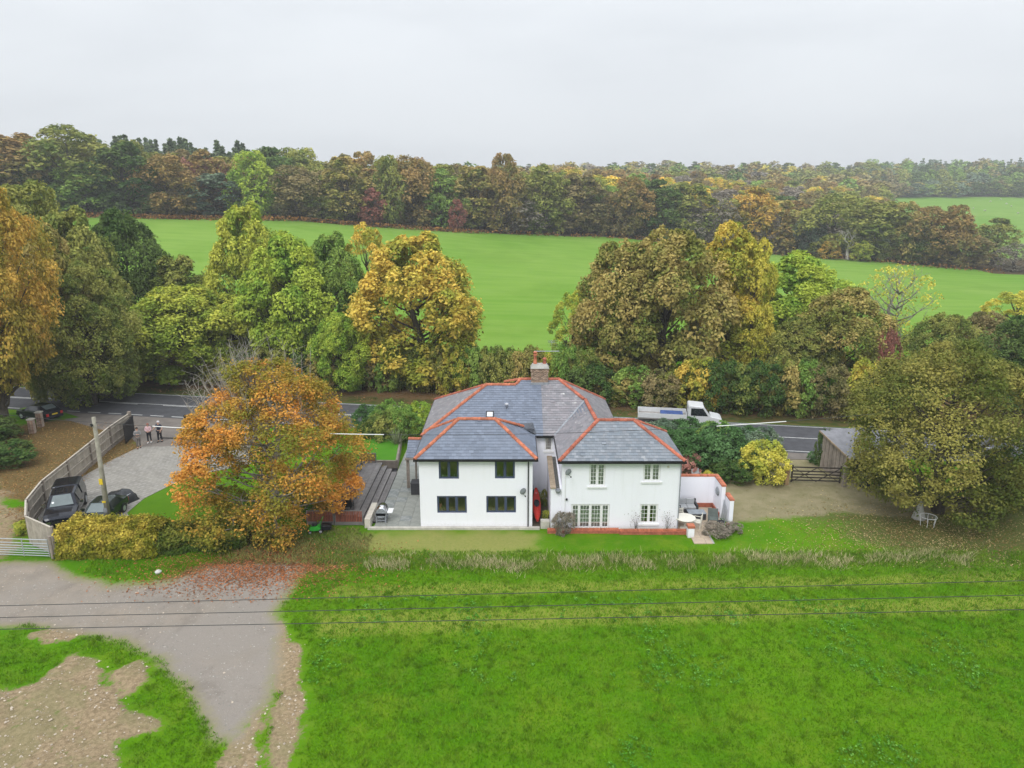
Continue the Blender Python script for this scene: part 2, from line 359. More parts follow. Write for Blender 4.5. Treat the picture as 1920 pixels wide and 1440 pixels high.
def ground_mat():
    m, nt = new_mat('ground_cover')
    t = N(nt, 'ShaderNodeTexCoord').outputs['Object']
    a = N(nt, 'ShaderNodeAttribute', attribute_name='cover_a'); b = N(nt, 'ShaderNodeAttribute', attribute_name='cover_b'); c_ = N(nt, 'ShaderNodeAttribute', attribute_name='cover_c')
    A = N(nt, 'ShaderNodeSeparateColor'); nt.links.new(a.outputs[0], A.inputs[0])
    B = N(nt, 'ShaderNodeSeparateColor'); nt.links.new(b.outputs[0], B.inputs[0])
    C = N(nt, 'ShaderNodeSeparateColor'); nt.links.new(c_.outputs[0], C.inputs[0])
    nb, nm, nf, nvf = noise(nt, t, .12, 4), noise(nt, t, .9, 4, .6), noise(nt, t, 5.5, 4, .65), noise(nt, t, 26, 3, .7)
    def edge(ch, k=.8, w=.12):
        v = math_(nt, 'ADD', ch, math_(nt, 'MULTIPLY_ADD', math_(nt, 'ADD', math_(nt, 'MULTIPLY', nm, .4), math_(nt, 'MULTIPLY', nf, .6)), k, -.5*k))
        return step(nt, v, .5-w, .5+w)
    # grass
    gr = mixc(nt, step(nt, nb, .35, .65), (.064, .185, .003), (.10, .23, .005))
    gr = mixc(nt, math_(nt, 'MULTIPLY', step(nt, nm, .42, .7), .55), gr, (.14, .225, .018))
    gr = mixc(nt, math_(nt, 'MULTIPLY', step(nt, nf, .5, .72), .4), gr, (.045, .14, .010))
    bare = noise(nt, t, 1.3, 5, .7)
    pz = noise(nt, t, .33, 5, .7, .5)
    gr = mixc(nt, math_(nt, 'MULTIPLY', step(nt, pz, .5, .68), .6), gr, (.15, .235, .012))
    gr = mixc(nt, math_(nt, 'MULTIPLY', step(nt, pz, .44, .28), .3), gr, (.045, .145, .006))
    gr = mixc(nt, math_(nt, 'MULTIPLY', step(nt, bare, .68, .76), .55), gr, (.22, .19, .10))
    gr = mixc(nt, math_(nt, 'MULTIPLY', edge(B.outputs[1], .5, .35), .8), gr, (.24, .275, .045))
    gr = mixc(nt, math_(nt, 'MULTIPLY', edge(A.outputs[2], 1., .35), .9), gr, mixc(nt, nf, (.36, .31, .12), (.17, .22, .04)))
    # oak litter grass, verge
    gr = mixc(nt, math_(nt, 'MULTIPLY', edge(B.outputs[2], .8, .4), .85), gr, mixc(nt, step(nt, nf, .35, .65), (.085, .115, .025), (.15, .125, .06)))
    gr = mixc(nt, math_(nt, 'MULTIPLY', edge(C.outputs[0], .7, .35), .92), gr, mixc(nt, step(nt, nm, .35, .65), (.050, .065, .018), (.12, .078, .038)))
    gr = mixc(nt, edge(C.outputs[1], .1, .1), gr, mixc(nt, nm, (.06, .16, .006), (.105, .21, .012)))
    # yard gravel
    yd = mixc(nt, step(nt, nm, .3, .7), (.29, .25, .15), (.22, .20, .105)); yd = mixc(nt, math_(nt, 'MULTIPLY', step(nt, nvf, .5, .7), .5), yd, (.14, .12, .075))
    gr = mixc(nt, edge(B.outputs[0], .6, .2), gr, yd)
    lf = mixc(nt, step(nt, nf, .38, .62), (.20, .105, .05), (.115, .085, .042)); lf = mixc(nt, step(nt, nvf, .62, .7), lf, (.38, .24, .12))
    gr = mixc(nt, math_(nt, 'MULTIPLY', edge(A.outputs[1], 1.1, .2), .9), gr, lf)
    so = mixc(nt, step(nt, nf, .3, .7), (.35, .265, .165), (.20, .15, .09)); so = mixc(nt, math_(nt, 'MULTIPLY', step(nt, pz, .45, .6), .5), so, (.20, .19, .09)); so = mixc(nt, step(nt, nvf, .64, .72), so, (.46, .37, .27))
    so = mixc(nt, math_(nt, 'MULTIPLY', step(nt, bare, .60, .68), .6), so, (.10, .17, .03))
    gr = mixc(nt, edge(C.outputs[2], 1.1, .1), gr, so)
    tr = mixc(nt, step(nt, nm, .25, .75), (.315, .265, .215), (.235, .205, .17)); tr = mixc(nt, step(nt, nb, .4, .6), tr, (.27, .24, .21)); tr = mixc(nt, math_(nt, 'MULTIPLY', step(nt, pz, .52, .64), .5), tr, (.19, .165, .14))
    tr = mixc(nt, math_(nt, 'MULTIPLY', step(nt, nvf, .58, .7), .55), tr, (.42, .39, .35)); tr = mixc(nt, math_(nt, 'MULTIPLY', step(nt, nf, .6, .75), .35), tr, (.12, .10, .08))
    tan = mixc(nt, nf, (.34, .27, .18), (.22, .19, .11))
    gr = mixc(nt, math_(nt, 'MULTIPLY', edge(math_(nt, 'ADD', A.outputs[0], .12), .9, .2), .8), gr, tan)
    gr = mixc(nt, edge(math_(nt, 'ADD', A.outputs[0], -.08), .6, .28), gr, tr)
    h = math_(nt, 'ADD', math_(nt, 'MULTIPLY', nf, .6), math_(nt, 'MULTIPLY', nvf, .5))
    out(nt, pr(nt, gr, .95, .04, bump=h, bstr=.8, bdist=.09)); return m
GM = ground_mat()
aA = np.stack([mTR, mLF, mDR], 1); aB = np.stack([mYD, mPA, mOK], 1); aC = np.stack([mVG, mLW, np.maximum(mSO, mLN*.7)], 1)
fm = lambda a: a[Q].mean(1)
cls = np.zeros(len(Q), int)
for k, a in ((1, mVG), (2, mYD), (3, mLF), (4, np.maximum(mSO, mLN)), (5, mTR), (6, mLW)): cls[fm(a) > .5] = k
for k, nm in enumerate(('meadow', 'road_verge', 'gravel_yard', 'leaf_strewn_ground', 'bare_earth', 'gravel_track', 'garden_lawn')):
    q = Q[cls == k]
    if not len(q): continue
    u, inv = np.unique(q, return_inverse=True)
    me = np_mesh(nm, vid[u], inv.reshape(q.shape), [GM], {'cover_a': ('POINT', aA[u]), 'cover_b': ('POINT', aB[u]), 'cover_c': ('POINT', aC[u])}, True)
    link(nm, me, kind='structure')
# outer land: one coarse sheet round the fine one
def far_mat():
    m, nt = new_mat('far_pasture')
    t = N(nt, 'ShaderNodeTexCoord').outputs['Object']
    mp = N(nt, 'ShaderNodeMapping'); mp.inputs['Scale'].default_value = (.25, 1, 1); mp.inputs['Rotation'].default_value = (0, 0, .12); nt.links.new(t, mp.inputs[0])
    nb, nm, nf = noise(nt, t, .018, 4), noise(nt, mp.outputs[0], .35, 5, .65), noise(nt, t, 1.6, 5, .7)
    c = mixc(nt, step(nt, nb, .35, .65), (.125, .255, .024), (.175, .29, .045))
    c = mixc(nt, math_(nt, 'MULTIPLY', step(nt, nm, .35, .7), .5), c, (.10, .225, .022))
    c = mixc(nt, math_(nt, 'MULTIPLY', step(nt, nf, .62, .72), .5), c, (.08, .15, .03))
    mq = N(nt, 'ShaderNodeMapping'); mq.inputs['Scale'].default_value = (.02, .55, 1); mq.inputs['Rotation'].default_value = (0, 0, .09); nt.links.new(t, mq.inputs[0]); ns = noise(nt, mq.outputs[0], 1., 3, .6)
    c = mixc(nt, math_(nt, 'MULTIPLY', step(nt, ns, .45, .62), .35), c, (.20, .31, .06)); n9 = noise(nt, t, .06, 4, .6)
    c = mixc(nt, math_(nt, 'MULTIPLY', step(nt, n9, .5, .66), .35), c, (.10, .205, .018))
    w = N(nt, 'ShaderNodeAttribute', attribute_name='wood'); s = N(nt, 'ShaderNodeSeparateColor'); nt.links.new(w.outputs[0], s.inputs[0])
    c = mixc(nt, step(nt, math_(nt, 'ADD', s.outputs[0], math_(nt, 'MULTIPLY_ADD', nf, .3, -.15)), .4, .6), c, mixc(nt, nf, (.05, .04, .02), (.10, .07, .035)))
    out(nt, pr(nt, c, .95, .04, bump=nf, bstr=.5, bdist=.15)); return m
FM = far_mat()
def grid_axis(parts):
    a = []
    for lo, hi, s in parts: a += list(np.arange(lo, hi, s))
    a.append(parts[-1][1]); return np.array(a, float)
ax = grid_axis([(-1400,-400,100),(-400,-66,9.54),(-66,66,6),(66,400,9.54),(400,1500,100)])
ax = np.unique(np.round(np.concatenate([ax, [-66, 66]]), 3)); 
ay = np.unique(np.round(np.concatenate([grid_axis([(-200,14,21.4),(14,96,8.2),(96,320,4),(320,700,9.5),(700,1700,100)]), [14, 96]]), 3))
OX, OY = np.meshgrid(ax, ay); sh = OX.shape; OX = OX.ravel(); OY = OY.ravel(); OZ = T(OX, OY)
up = 960+1363*OX/np.maximum(OY, 60)
ey = np.interp(up, (-500,160,540,900,1180,1440,1640,1920,2500), (168,178,188,200,210,215,205,190,178))
wood = ((OY > ey+1) & ~((up > 1650) & (OY > 235) & (OY < 522))).astype(float)
n2x = sh[1]; i2 = (np.arange(sh[0]-1)[:, None]*n2x+np.arange(n2x-1)[None, :]).ravel()
Q2 = np.stack([i2, i2+1, i2+n2x+1, i2+n2x], 1)
cx = OX[Q2].mean(1); cy = OY[Q2].mean(1); keep = ~((cx > -66) & (cx < 66) & (cy > 14) & (cy < 96))
Q2 = Q2[keep]; wd = wood[Q2].mean(1) > .5
for nm, q in (('pasture', Q2[~wd]), ('woodland_floor', Q2[wd])):
    u, inv = np.unique(q, return_inverse=True)
    link(nm, np_mesh(nm, np.stack([OX, OY, OZ], 1)[u], inv.reshape(q.shape), [FM], {'wood': ('POINT', np.repeat(wood[u][:, None], 3, 1))}, True), kind='structure')

# road and its markings
ASPH = mat('asphalt', (.075, .075, .083), .85, .3, 1.2, bump=.3)
APRON = mat('worn_tarmac', (.19, .165, .145), .9, .3, .8, bump=.3)
LINEP = mat('road_paint', (.62, .62, .60), .7, .3, 3, bump=.1)
def rp(s, o, z=.0): p = RA+RD*s+RN*o; return (p[0], p[1], z)
def strip(mb, s0, s1, o0, o1, z): mb.add([rp(s0, o0, z), rp(s1, o0, z), rp(s1, o1, z), rp(s0, o1, z)], [(0, 1, 2, 3)])
rd = MB()
for s in range(-120, 200, 8): strip(rd, s, s+8, -7.5, 0.05, .05)
rd.add([rp(-120,-7.6,-.05), rp(200,-7.6,-.05), rp(200,-7.5,.05), rp(-120,-7.5,.05)], [(0,1,2,3)])
rd.add([rp(-120,.05,.05), rp(200,.05,.05), rp(200,.2,-.05), rp(-120,.2,-.05)], [(0,1,2,3)])
struct('road', rd, ASPH)
ln = MB(); strip(ln, -120, 200, -.34, -.22, .055); strip(ln, -120, 34, -3.72, -3.60, .055); strip(ln, 34, 200, -3.72, -3.60, .055)
for s in range(-120, 34, 6): strip(ln, s, s+3.2, -3.98, -3.86, .055)
for k in range(-60, 12): strip(ln, k*2.25+1, k*2.25+2.4, -7.3, -7.16, .055)
strip(ln, 30, 200, -7.3, -7.18, .055)
struct('road_markings', ln, LINEP)
def sheet(name, pts, z, m):
    mb = MB(); n = len(pts); mb.add([(x, y, z) for x, y in pts]+[(x, y, z-.12) for x, y in pts], [tuple(range(n))]+[(i, i+n, (i+1) % n+n, (i+1) % n) for i in range(n)])
    o = struct(name, mb, m); return o
sheet('driveway_entrance', gp((120,786),(150,783),(1,1))[:2]+[tuple(rp(-8,-7.6)[:2]), tuple(rp(14,-7.6)[:2]), g(470,836), g(262,838), g(238,812), g(190,806)], .035, APRON)
sheet('yard_entrance', [tuple(rp(57,-7.6)[:2]), tuple(rp(66,-7.6)[:2]), g(1530,862), g(1446,862)], .035, APRON)
def block_mat():
    m, nt = new_mat('block_paving')
    t = N(nt, 'ShaderNodeTexCoord').outputs['Object']
    mp = N(nt, 'ShaderNodeMapping'); mp.inputs['Rotation'].default_value = (0, 0, .5); nt.links.new(t, mp.inputs[0])
    br = N(nt, 'ShaderNodeTexBrick'); nt.links.new(mp.outputs[0], br.inputs[0]); br.inputs['Scale'].default_value = 1.
    br.inputs['Brick Width'].default_value = .42; br.inputs['Row Height'].default_value = .21; br.inputs['Mortar Size'].default_value = .014; br.inputs['Mortar Smooth'].default_value = .3
    br.inputs['Color1'].default_value = (.30, .285, .26, 1); br.inputs['Color2'].default_value = (.22, .205, .185, 1); br.inputs['Mortar'].default_value = (.12, .11, .09, 1)
    n1, n2 = noise(nt, t, .5, 4), noise(nt, t, 7, 4)
    c = mixc(nt, math_(nt, 'MULTIPLY', step(nt, n1, .35, .7), .4), br.outputs['Color'], (.33, .31, .27))
    c = mixc(nt, math_(nt, 'MULTIPLY', step(nt, n2, .5, .75), .3), c, (.14, .12, .09))
    out(nt, pr(nt, c, .85, .3, bump=br.outputs['Fac'], bstr=-.5, bdist=.02)); return m
BLOCK = block_mat()
sheet('driveway', gp((262,838),(470,836),(470,870),(385,888),(330,905),(270,935),(238,962),(262,1000),(240,1008),(150,1008),(100,1000),(72,975),(66,938),(95,908),(140,903),(200,868)), .03, BLOCK)

# ------------------------------------------------------------------ trees
def unit(a): return a/np.maximum(np.linalg.norm(a, axis=-1, keepdims=True), 1e-9)
def leaves(P, Nn, size, rng):
    n = len(P); r = rng.normal(size=(n, 3)); t = unit(np.cross(Nn, r)); b = np.cross(Nn, t)
    s = (size*(.55+.8*rng.random(n)))[:, None]; t = t*s; b = b*s*.62
    V = np.stack([P-t, P-b+Nn*s*.12, P+t, P+b+Nn*s*.12], 1).reshape(-1, 3)
    return V, np.arange(4*n).reshape(-1, 4)
def crown(name, seed, R=5., H=12., z0=.15, nl=22, nc=26, nleaf=60, leaf=.2, lr=.34, cr=.42, kt=.85, pw=.55, sparse=0., lean=0., var=.7):
    """lobes on an egg-shaped envelope, clumps on the lobes, leaves on the clumps"""
    rng = np.random.default_rng(seed)
    t = (np.arange(nl)+.5)/nl; t = np.clip(t+rng.normal(0, .04, nl), .03, .97); ang = np.arange(nl)*2.39996+rng.normal(0, .35, nl)
    prof = np.sin(np.pi*np.clip(t, .02, .98)**kt)**pw
    rad = prof*R*(.72+.16*rng.normal(size=nl)*.6)
    Lr = R*lr*(.72+.55*rng.random(nl))*(.62+.38*prof)
    Lc = np.stack([rad*np.cos(ang), rad*np.sin(ang), H*(z0+(1-z0)*t)-Lr*.5*(t > .7)], 1)
    Lc[:, 2] = np.minimum(Lc[:, 2], H-Lr*.8)
    d = rng.normal(size=(nl, nc, 3)); outw = unit(Lc*np.array([1, 1, .0])+1e-6)[:, None, :]
    d = unit(unit(d)+outw*.45+np.array([0, 0, .3])); Cc = Lc[:, None, :]+d*(Lr[:, None, None]*np.array([1, 1, .82])*(.88+.2*rng.random((nl, nc, 1))))
    lid = np.repeat(np.arange(nl), nc); Cc = Cc.reshape(-1, 3); cd = d.reshape(-1, 3)
    D = np.linalg.norm(Cc[:, None, :]-Lc[None], axis=2)/Lr[None]; D[np.arange(len(Cc)), lid] = 9
    ok = (D.min(1) > .82) & (rng.random(len(Cc)) > sparse); Cc, cd, lid = Cc[ok], cd[ok], lid[ok]
    Cr = Lr[lid]*cr*(.7+.6*rng.random(len(Cc))); n = len(Cc)
    e = unit(rng.normal(size=(n, nleaf, 3))); e[..., 2] = np.where(e[..., 2] < -.6, -e[..., 2], e[..., 2]); e = unit(e+cd[:, None, :]*.35)
    P = Cc[:, None, :]+e*Cr[:, None, None]*np.array([1, 1, .82])*(rng.random((n, nleaf, 1))**.4)*(1.1+.25*rng.random((n, nleaf, 1)))
    P = P.reshape(-1, 3); Nn = unit(e.reshape(-1, 3)*.8+.5*rng.normal(size=(n*nleaf, 3))+np.array([0, 0, .7]))
    V, F = leaves(P, Nn, leaf, rng)
    lobe_r = rng.random(nl); cl_r = rng.random(n)
    r = np.repeat(.55*lobe_r[lid]+.45*cl_r, nleaf); gg = .5+(rng.random(n*nleaf)-.5)*var
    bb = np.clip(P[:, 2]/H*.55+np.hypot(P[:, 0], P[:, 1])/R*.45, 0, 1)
    me = np_mesh(name, V, F, [LEAF], {'leafdata': ('FACE', np.stack([r, gg, bb], 1))})
    return me, Lc, Lr
def trunk(name, Lc, R, H, seed, r0=.035, m=BARK, twig=0):
    rng = random.Random(seed); mb = MB(); r = H*r0; top = H*.55
    ax = [(0, 0, -.3), (r*.3*rng.uniform(-1, 1), r*.3*rng.uniform(-1, 1), H*.12), (r*rng.uniform(-1, 1), r*rng.uniform(-1, 1), H*.3), (r*2*rng.uniform(-1, 1), r*2*rng.uniform(-1, 1), top), (0, 0, H*.82)]
    mb.tube(ax, [r*1.35, r, r*.8, r*.5, r*.15], 8)
    for c in Lc:
        c = Vector(c); h = min(max(c.z-.35*math.hypot(c.x, c.y)-.1*H, H*.1), H*.7); f = h/H
        a = Vector((0, 0, h)); mid = a.lerp(c, .5)+Vector((rng.uniform(-.2, .2), rng.uniform(-.2, .2), -.04*H))*R*.15
        rr = r*(.42-.25*f); mb.tube([a, mid, c], [rr, rr*.6, rr*.2], 5)
        for k in range(twig):
            b = mid.lerp(c, rng.random()); e = b+Vector((rng.gauss(0, 1), rng.gauss(0, 1), rng.uniform(.2, 1.5))).normalized()*R*rng.uniform(.2, .42)
            q = b.lerp(e, .5)+Vector((rng.gauss(0, .1), rng.gauss(0, .1), 0)); mb.tube([b, q, e], [rr*.3, rr*.2, .012], 4)
            for kk in range(3):
                w = b.lerp(e, rng.uniform(.3, .9)); mb.tube([w, w+Vector((rng.gauss(0, .5), rng.gauss(0, .5), rng.uniform(.2, .9)))*R*.12], [rr*.14, .008], 3)
    return mb.mesh(name, m, True)
PROTO = {}
def proto(key, R, H, seed, r0=.03, bark=BARK, twig=0, **k):
    me, Lc, Lr = crown('crown_'+key, seed, R, H, **k)
    PROTO[key] = (me, trunk('trunk_'+key, Lc, R, H, seed, r0, bark, twig), R, H)
# near kinds (leaf sprays about 2 px), far kinds (leaf clumps about 2 px)
proto('dome', 5.5, 12, 11, nl=36, nc=28, nleaf=46, leaf=.165, z0=.06, lr=.30, kt=.8)
proto('maple', 6, 14, 12, nl=44, nc=28, nleaf=46, leaf=.18, z0=.05, lr=.27, kt=.72, pw=.6)
proto('grand', 8, 19, 18, nl=56, nc=30, nleaf=52, leaf=.17, z0=.04, lr=.25, kt=.75, pw=.55)
proto('tall', 4, 14, 13, nl=32, nc=26, nleaf=44, leaf=.17, z0=.06, lr=.34, kt=.8, pw=.5)
proto('open', 5, 14, 14, nl=28, nc=24, nleaf=38, leaf=.16, z0=.15, lr=.26, kt=.9, sparse=.35, twig=2)
proto('bare', 5, 12, 15, nl=30, nc=10, nleaf=14, leaf=.15, z0=.3, lr=.26, kt=1., sparse=.45, bark=PALEBARK, twig=5)
proto('bush', 2.2, 3.6, 16, nl=16, nc=16, nleaf=38, leaf=.12, z0=.05, lr=.42, kt=.75, pw=.5, r0=.02)
proto('bush_small_leaf', 1.6, 2.2, 17, nl=14, nc=18, nleaf=40, leaf=.07, z0=.05, lr=.42, kt=.75, pw=.5, r0=.02)
for i, (k, kw) in enumerate((('far_round', dict(R=6, H=17, nl=24, nc=16, nleaf=22, leaf=.36, z0=.03, lr=.36, kt=.72, cr=.5)), ('far_tall', dict(R=5, H=19, nl=26, nc=15, nleaf=22, leaf=.36, z0=.03, lr=.38, kt=.7, cr=.5)),
    ('far_broad', dict(R=7.5, H=16, nl=30, nc=15, nleaf=22, leaf=.38, z0=.03, lr=.32, kt=.68, cr=.5)), ('far_lumpy', dict(R=6, H=17, nl=17, nc=22, nleaf=22, leaf=.36, z0=.04, lr=.42, kt=.75, cr=.48)),
    ('far_open', dict(R=6, H=15, nl=22, nc=14, nleaf=16, leaf=.32, z0=.04, lr=.34, kt=.75, sparse=.25, cr=.5)))):
    R, H = kw.pop('R'), kw.pop('H'); kw['var'] = .35; proto(k, R, H, 30+i, **kw)
proto('far_low', 6, 15, 41, nl=13, nc=9, nleaf=9, leaf=.72, var=.35, z0=.05, lr=.42, kt=.7, cr=.6)
proto('far_low_b', 5.5, 16, 42, nl=13, nc=9, nleaf=9, leaf=.72, var=.35, z0=.05, lr=.42, kt=.66, cr=.6)
proto('grand_high', 8, 19, 19, nl=54, nc=30, nleaf=52, leaf=.17, z0=.22, lr=.25, kt=.8, pw=.5)
def conifer_proto(key, seed, H=18., R=3., tiers=16, per=11, leaf=.5, nl=12):
    rng = np.random.default_rng(seed); P = []; 
    for i in range(tiers):
        f = (i+.5)/tiers; z = H*(.08+.92*f); rr = R*(1-f)**.85*(.85+.3*rng.random())+.15
        for j in range(per):
            a = rng.random()*6.283; s = np.sort(rng.random(nl))**.7
            q = np.stack([np.cos(a)*rr*s, np.sin(a)*rr*s, z-rr*.45*s+rng.normal(0, .12, nl)], 1)+rng.normal(0, .14, (nl, 3)); P.append(q)
    P = np.concatenate(P); Nn = unit(rng.normal(size=P.shape)*.6+np.array([0, 0, 1.])+unit(P*np.array([1, 1, 0]))*.5)
    V, F = leaves(P, Nn, leaf, rng); n = len(P)
    d = np.stack([rng.random(n), rng.random(n), P[:, 2]/H], 1)
    me = np_mesh('crown_'+key, V, F, [LEAF], {'leafdata': ('FACE', d)})
    PROTO[key] = (me, MB().tube([(0,0,-.3), (0,0,H*.95)], [.28, .05], 6).mesh('trunk_'+key, BARK), R, H)
conifer_proto('conifer_spire', 50, 20, 2.8, 22, 12, .42, 10); conifer_proto('conifer', 53, 18, 3.2, 18, 12, .42, 10); conifer_proto('conifer_broad', 51, 17, 3.8, 14, 12)
conifer_proto('conifer_low', 52, 17, 3.6, 9, 7, .8, 7)

def plant(key, x, y, R, H, a, b, label, name='broadleaf_tree', cat='tree', group=None, rz=None, zb=None, parts=True):
    cm, tm, pR, pH = PROTO[key]
    z = Tz(x, y) if zb is None else zb
    rz = random.uniform(0, 6.28) if rz is None else rz
    if not parts:
        o = link(name, cm, None, label=label, category=cat); o['tint_a'] = a; o['tint_b'] = b
        o.location = (x, y, z); o.rotation_euler[2] = rz; o.scale = (R/pR, R/pR, H/pH)
        if group: o['group'] = group
        return o
    t = thing(name, label, cat, (x, y, z), rz, group); t.scale = (R/pR, R/pR, H/pH)
    c = link('crown', cm, t); c['tint_a'] = a; c['tint_b'] = b
    link('trunk', tm, t); return t
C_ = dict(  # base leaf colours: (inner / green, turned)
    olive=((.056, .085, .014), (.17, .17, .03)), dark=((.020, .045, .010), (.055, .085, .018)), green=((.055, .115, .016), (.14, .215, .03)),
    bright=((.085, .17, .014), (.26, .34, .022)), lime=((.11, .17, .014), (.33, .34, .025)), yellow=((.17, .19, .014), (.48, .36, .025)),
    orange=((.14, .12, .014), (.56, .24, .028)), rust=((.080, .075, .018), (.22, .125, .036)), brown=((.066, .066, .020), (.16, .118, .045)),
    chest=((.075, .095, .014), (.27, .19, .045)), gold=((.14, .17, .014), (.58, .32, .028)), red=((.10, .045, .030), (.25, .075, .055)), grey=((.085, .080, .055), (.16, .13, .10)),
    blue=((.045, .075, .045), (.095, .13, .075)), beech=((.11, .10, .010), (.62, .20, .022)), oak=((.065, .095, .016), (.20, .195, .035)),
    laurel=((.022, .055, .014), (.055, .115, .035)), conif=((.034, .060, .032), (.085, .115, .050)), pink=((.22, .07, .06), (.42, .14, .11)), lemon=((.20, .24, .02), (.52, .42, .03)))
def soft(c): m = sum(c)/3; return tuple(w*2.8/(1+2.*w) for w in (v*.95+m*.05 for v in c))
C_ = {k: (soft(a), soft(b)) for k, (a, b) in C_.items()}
def at(px, ptop, half, Y, key, col, label, zbase=None, wide=1., **k):
    """a tree standing at distance Y whose crown top and half width were read off the photograph"""
    x, zt = gy(px, ptop, Y); zb = Tz(x, Y) if zbase is None else zbase
    zm = (zt+zb)/2; dist = Y*math.cos(PITCH)+(CAMH-zm)*math.sin(PITCH)
    x = (px-960)/FOC*dist; a, b = C_[col]
    return plant(key, x, Y, half*dist/FOC*wide, zt-zb, a, b, label, zb=zb, **k)

HG = 'trees of the hedgerow behind the road'
for px, top, half, Y, key, col, lab in (
    (245, 402, 82, 88, 'dome', 'dark', 'tall dark green sycamore with brownish top, left of the gap showing the far field'),
    (340, 485, 55, 86, 'tall', 'olive', 'olive tree with a pointed top just right of the dark sycamore'),
    (340, 540, 105, 79, 'dome', 'lime', 'low yellow-green rounded tree behind the road, right of the dark sycamore'),
    (472, 386, 76, 87, 'maple', 'lime', 'tall olive-yellow tree with bare limbs showing, highest of the left hedgerow'),
    (440, 555, 75, 82, 'dome', 'lime', 'olive leafy tree filling in below the tall olive-yellow one'),
    (545, 440, 88, 81, 'maple', 'bright', 'bright lime green tree behind the orange beech'),
    (628, 440, 66, 84, 'maple', 'green', 'grey-green ivy-clad tree between the lime green and the golden trees'),
    (690, 420, 55, 87, 'open', 'gold', 'tree with golden orange top behind the golden maple'),
    (785, 442, 118, 77, 'maple', 'gold', 'wide golden orange maple behind the road, left of the open view of the field'),
    (640, 590, 50, 74, 'dome', 'bright', 'small light green tree at the road edge below the golden maple'),
    (1075, 545, 45, 79, 'open', 'lime', 'thin pale green tree at the left foot of the great chestnut'),
    (1165, 462, 88, 77, 'dome', 'chest', 'left half of the great brownish chestnut pair behind the chimney side'),
    (1250, 438, 108, 76, 'dome', 'chest', 'great brownish olive chestnut, broadest tree right of the field view'),
    (1362, 424, 62, 79, 'tall', 'gold', 'tall yellow-orange tree rising right of the great chestnut'),
    (1410, 455, 40, 77, 'tall', 'yellow', 'narrow yellow-green tree touching the tall yellow-orange one'),
    (1490, 476, 95, 84, 'maple', 'bright', 'airy pale green ash tree leaning over the field, right of centre'),
    (1575, 545, 85, 76, 'dome', 'chest', 'brown-green rounded tree in front of the airy ash'),
    (1500, 600, 60, 75, 'dome', 'olive', 'dark olive tree low between the chestnut and the brown-green tree'),
    (1680, 490, 72, 86, 'bare', 'lemon', 'half bare tree with sparse yellow leaves and dark ivy stems'),
    (1768, 592, 60, 76, 'dome', 'olive', 'olive bush-like tree above the big oak'),
    (1845, 590, 55, 78, 'dome', 'brown', 'brownish tree above the oak at the right side'),
    (1900, 545, 62, 86, 'open', 'lemon', 'bright yellow thin tree at the right edge of the field'),
    (1915, 600, 75, 66, 'dome', 'dark', 'dark green tree rising behind the oak at the right edge of the photo')):
    at(px, top, half, Y, key, col, lab, name='hedgerow_tree', group=HG)
at(1662, 622, 20, 72, 'bush', 'red', 'dark red leaved small tree left above the big oak', name='red_tree')
at(60, 350, 115, 84, 'grand', 'olive', 'very tall olive tree at the left edge behind the orange one', name='roadside_tree')
at(150, 395, 88, 78, 'maple', 'oak', 'tall brown-green tree at the left, behind the one that overhangs the road', name='roadside_tree')
at(158, 500, 92, 69, 'grand', 'oak', 'broad olive-green tree overhanging the road above the parked black car', name='roadside_tree')
at(-32, 305, 112, 59, 'grand_high', 'orange', 'huge orange-brown tree cut off by the left edge of the photo', name='roadside_tree')
at(-40, 540, 70, 62, 'grand_high', 'orange', 'lower orange crown at the left edge above the brick gate pier', name='roadside_tree')
at(185, 560, 62, 72, 'dome', 'olive', 'olive tree between the overhanging tree and the dark sycamore, low by the road', name='roadside_tree')
at(95, 420, 75, 70, 'maple', 'chest', 'brown-green crown between the orange tree and the overhanging tree', name='roadside_tree')
ORD = ['first','second','third','fourth','fifth','sixth','seventh','eighth','ninth','tenth','eleventh','twelfth','thirteenth','fourteenth','fifteenth','sixteenth','seventeenth','eighteenth','nineteenth','twentieth']
ORD += ['twenty-'+w for w in ORD[:9]]+['thirtieth']+['thirty-'+w for w in ORD[:9]]+['fortieth']+['forty-'+w for w in ORD[:9]]
OC = {}
def nth(key):
    OC[key] = OC.get(key, 0)+1; return ORD[min(OC[key], len(ORD))-1]
# understorey along the hedgerow: every bush its own thing
cols = ['olive', 'dark', 'chest', 'green', 'brown', 'olive', 'gold', 'dark']
words = dict(olive='olive', dark='dark green', chest='brownish', green='mid green', brown='brown', gold='golden')
k = 0
for px in list(range(150, 720, 46)):
    c = cols[k % 8]; k += 1
    x = g(px, 700)[0]; Y = 72.38-(x+34.4)*.1722+5.5+random.uniform(-.6, 1)
    at(px, 655+random.uniform(-12, 14), 36, Y, 'bush', c, f'{words[c]} verge bush left of the golden maple, {nth(c+chr(49))} of its colour from the left', name='hedge_bush', cat='bush', group=f'{words[c]} hedge bushes left of the golden maple')
for px in list(range(720, 1120, 34)):
    c = ['olive', 'chest', 'gold', 'green', 'olive'][k % 5]; k += 1
    x = g(px, 690)[0]; Y = 72.38-(x+34.4)*.1722+6+random.uniform(-.5, 1)
    at(px, 652+random.uniform(-6, 8), 30, Y, 'bush', c, f'{words[c]} bush in the hedge behind the house, {nth(c+chr(50))} of its colour from the left', name='hedge_bush', cat='bush', group=f'{words[c]} bushes in the hedge behind the house')
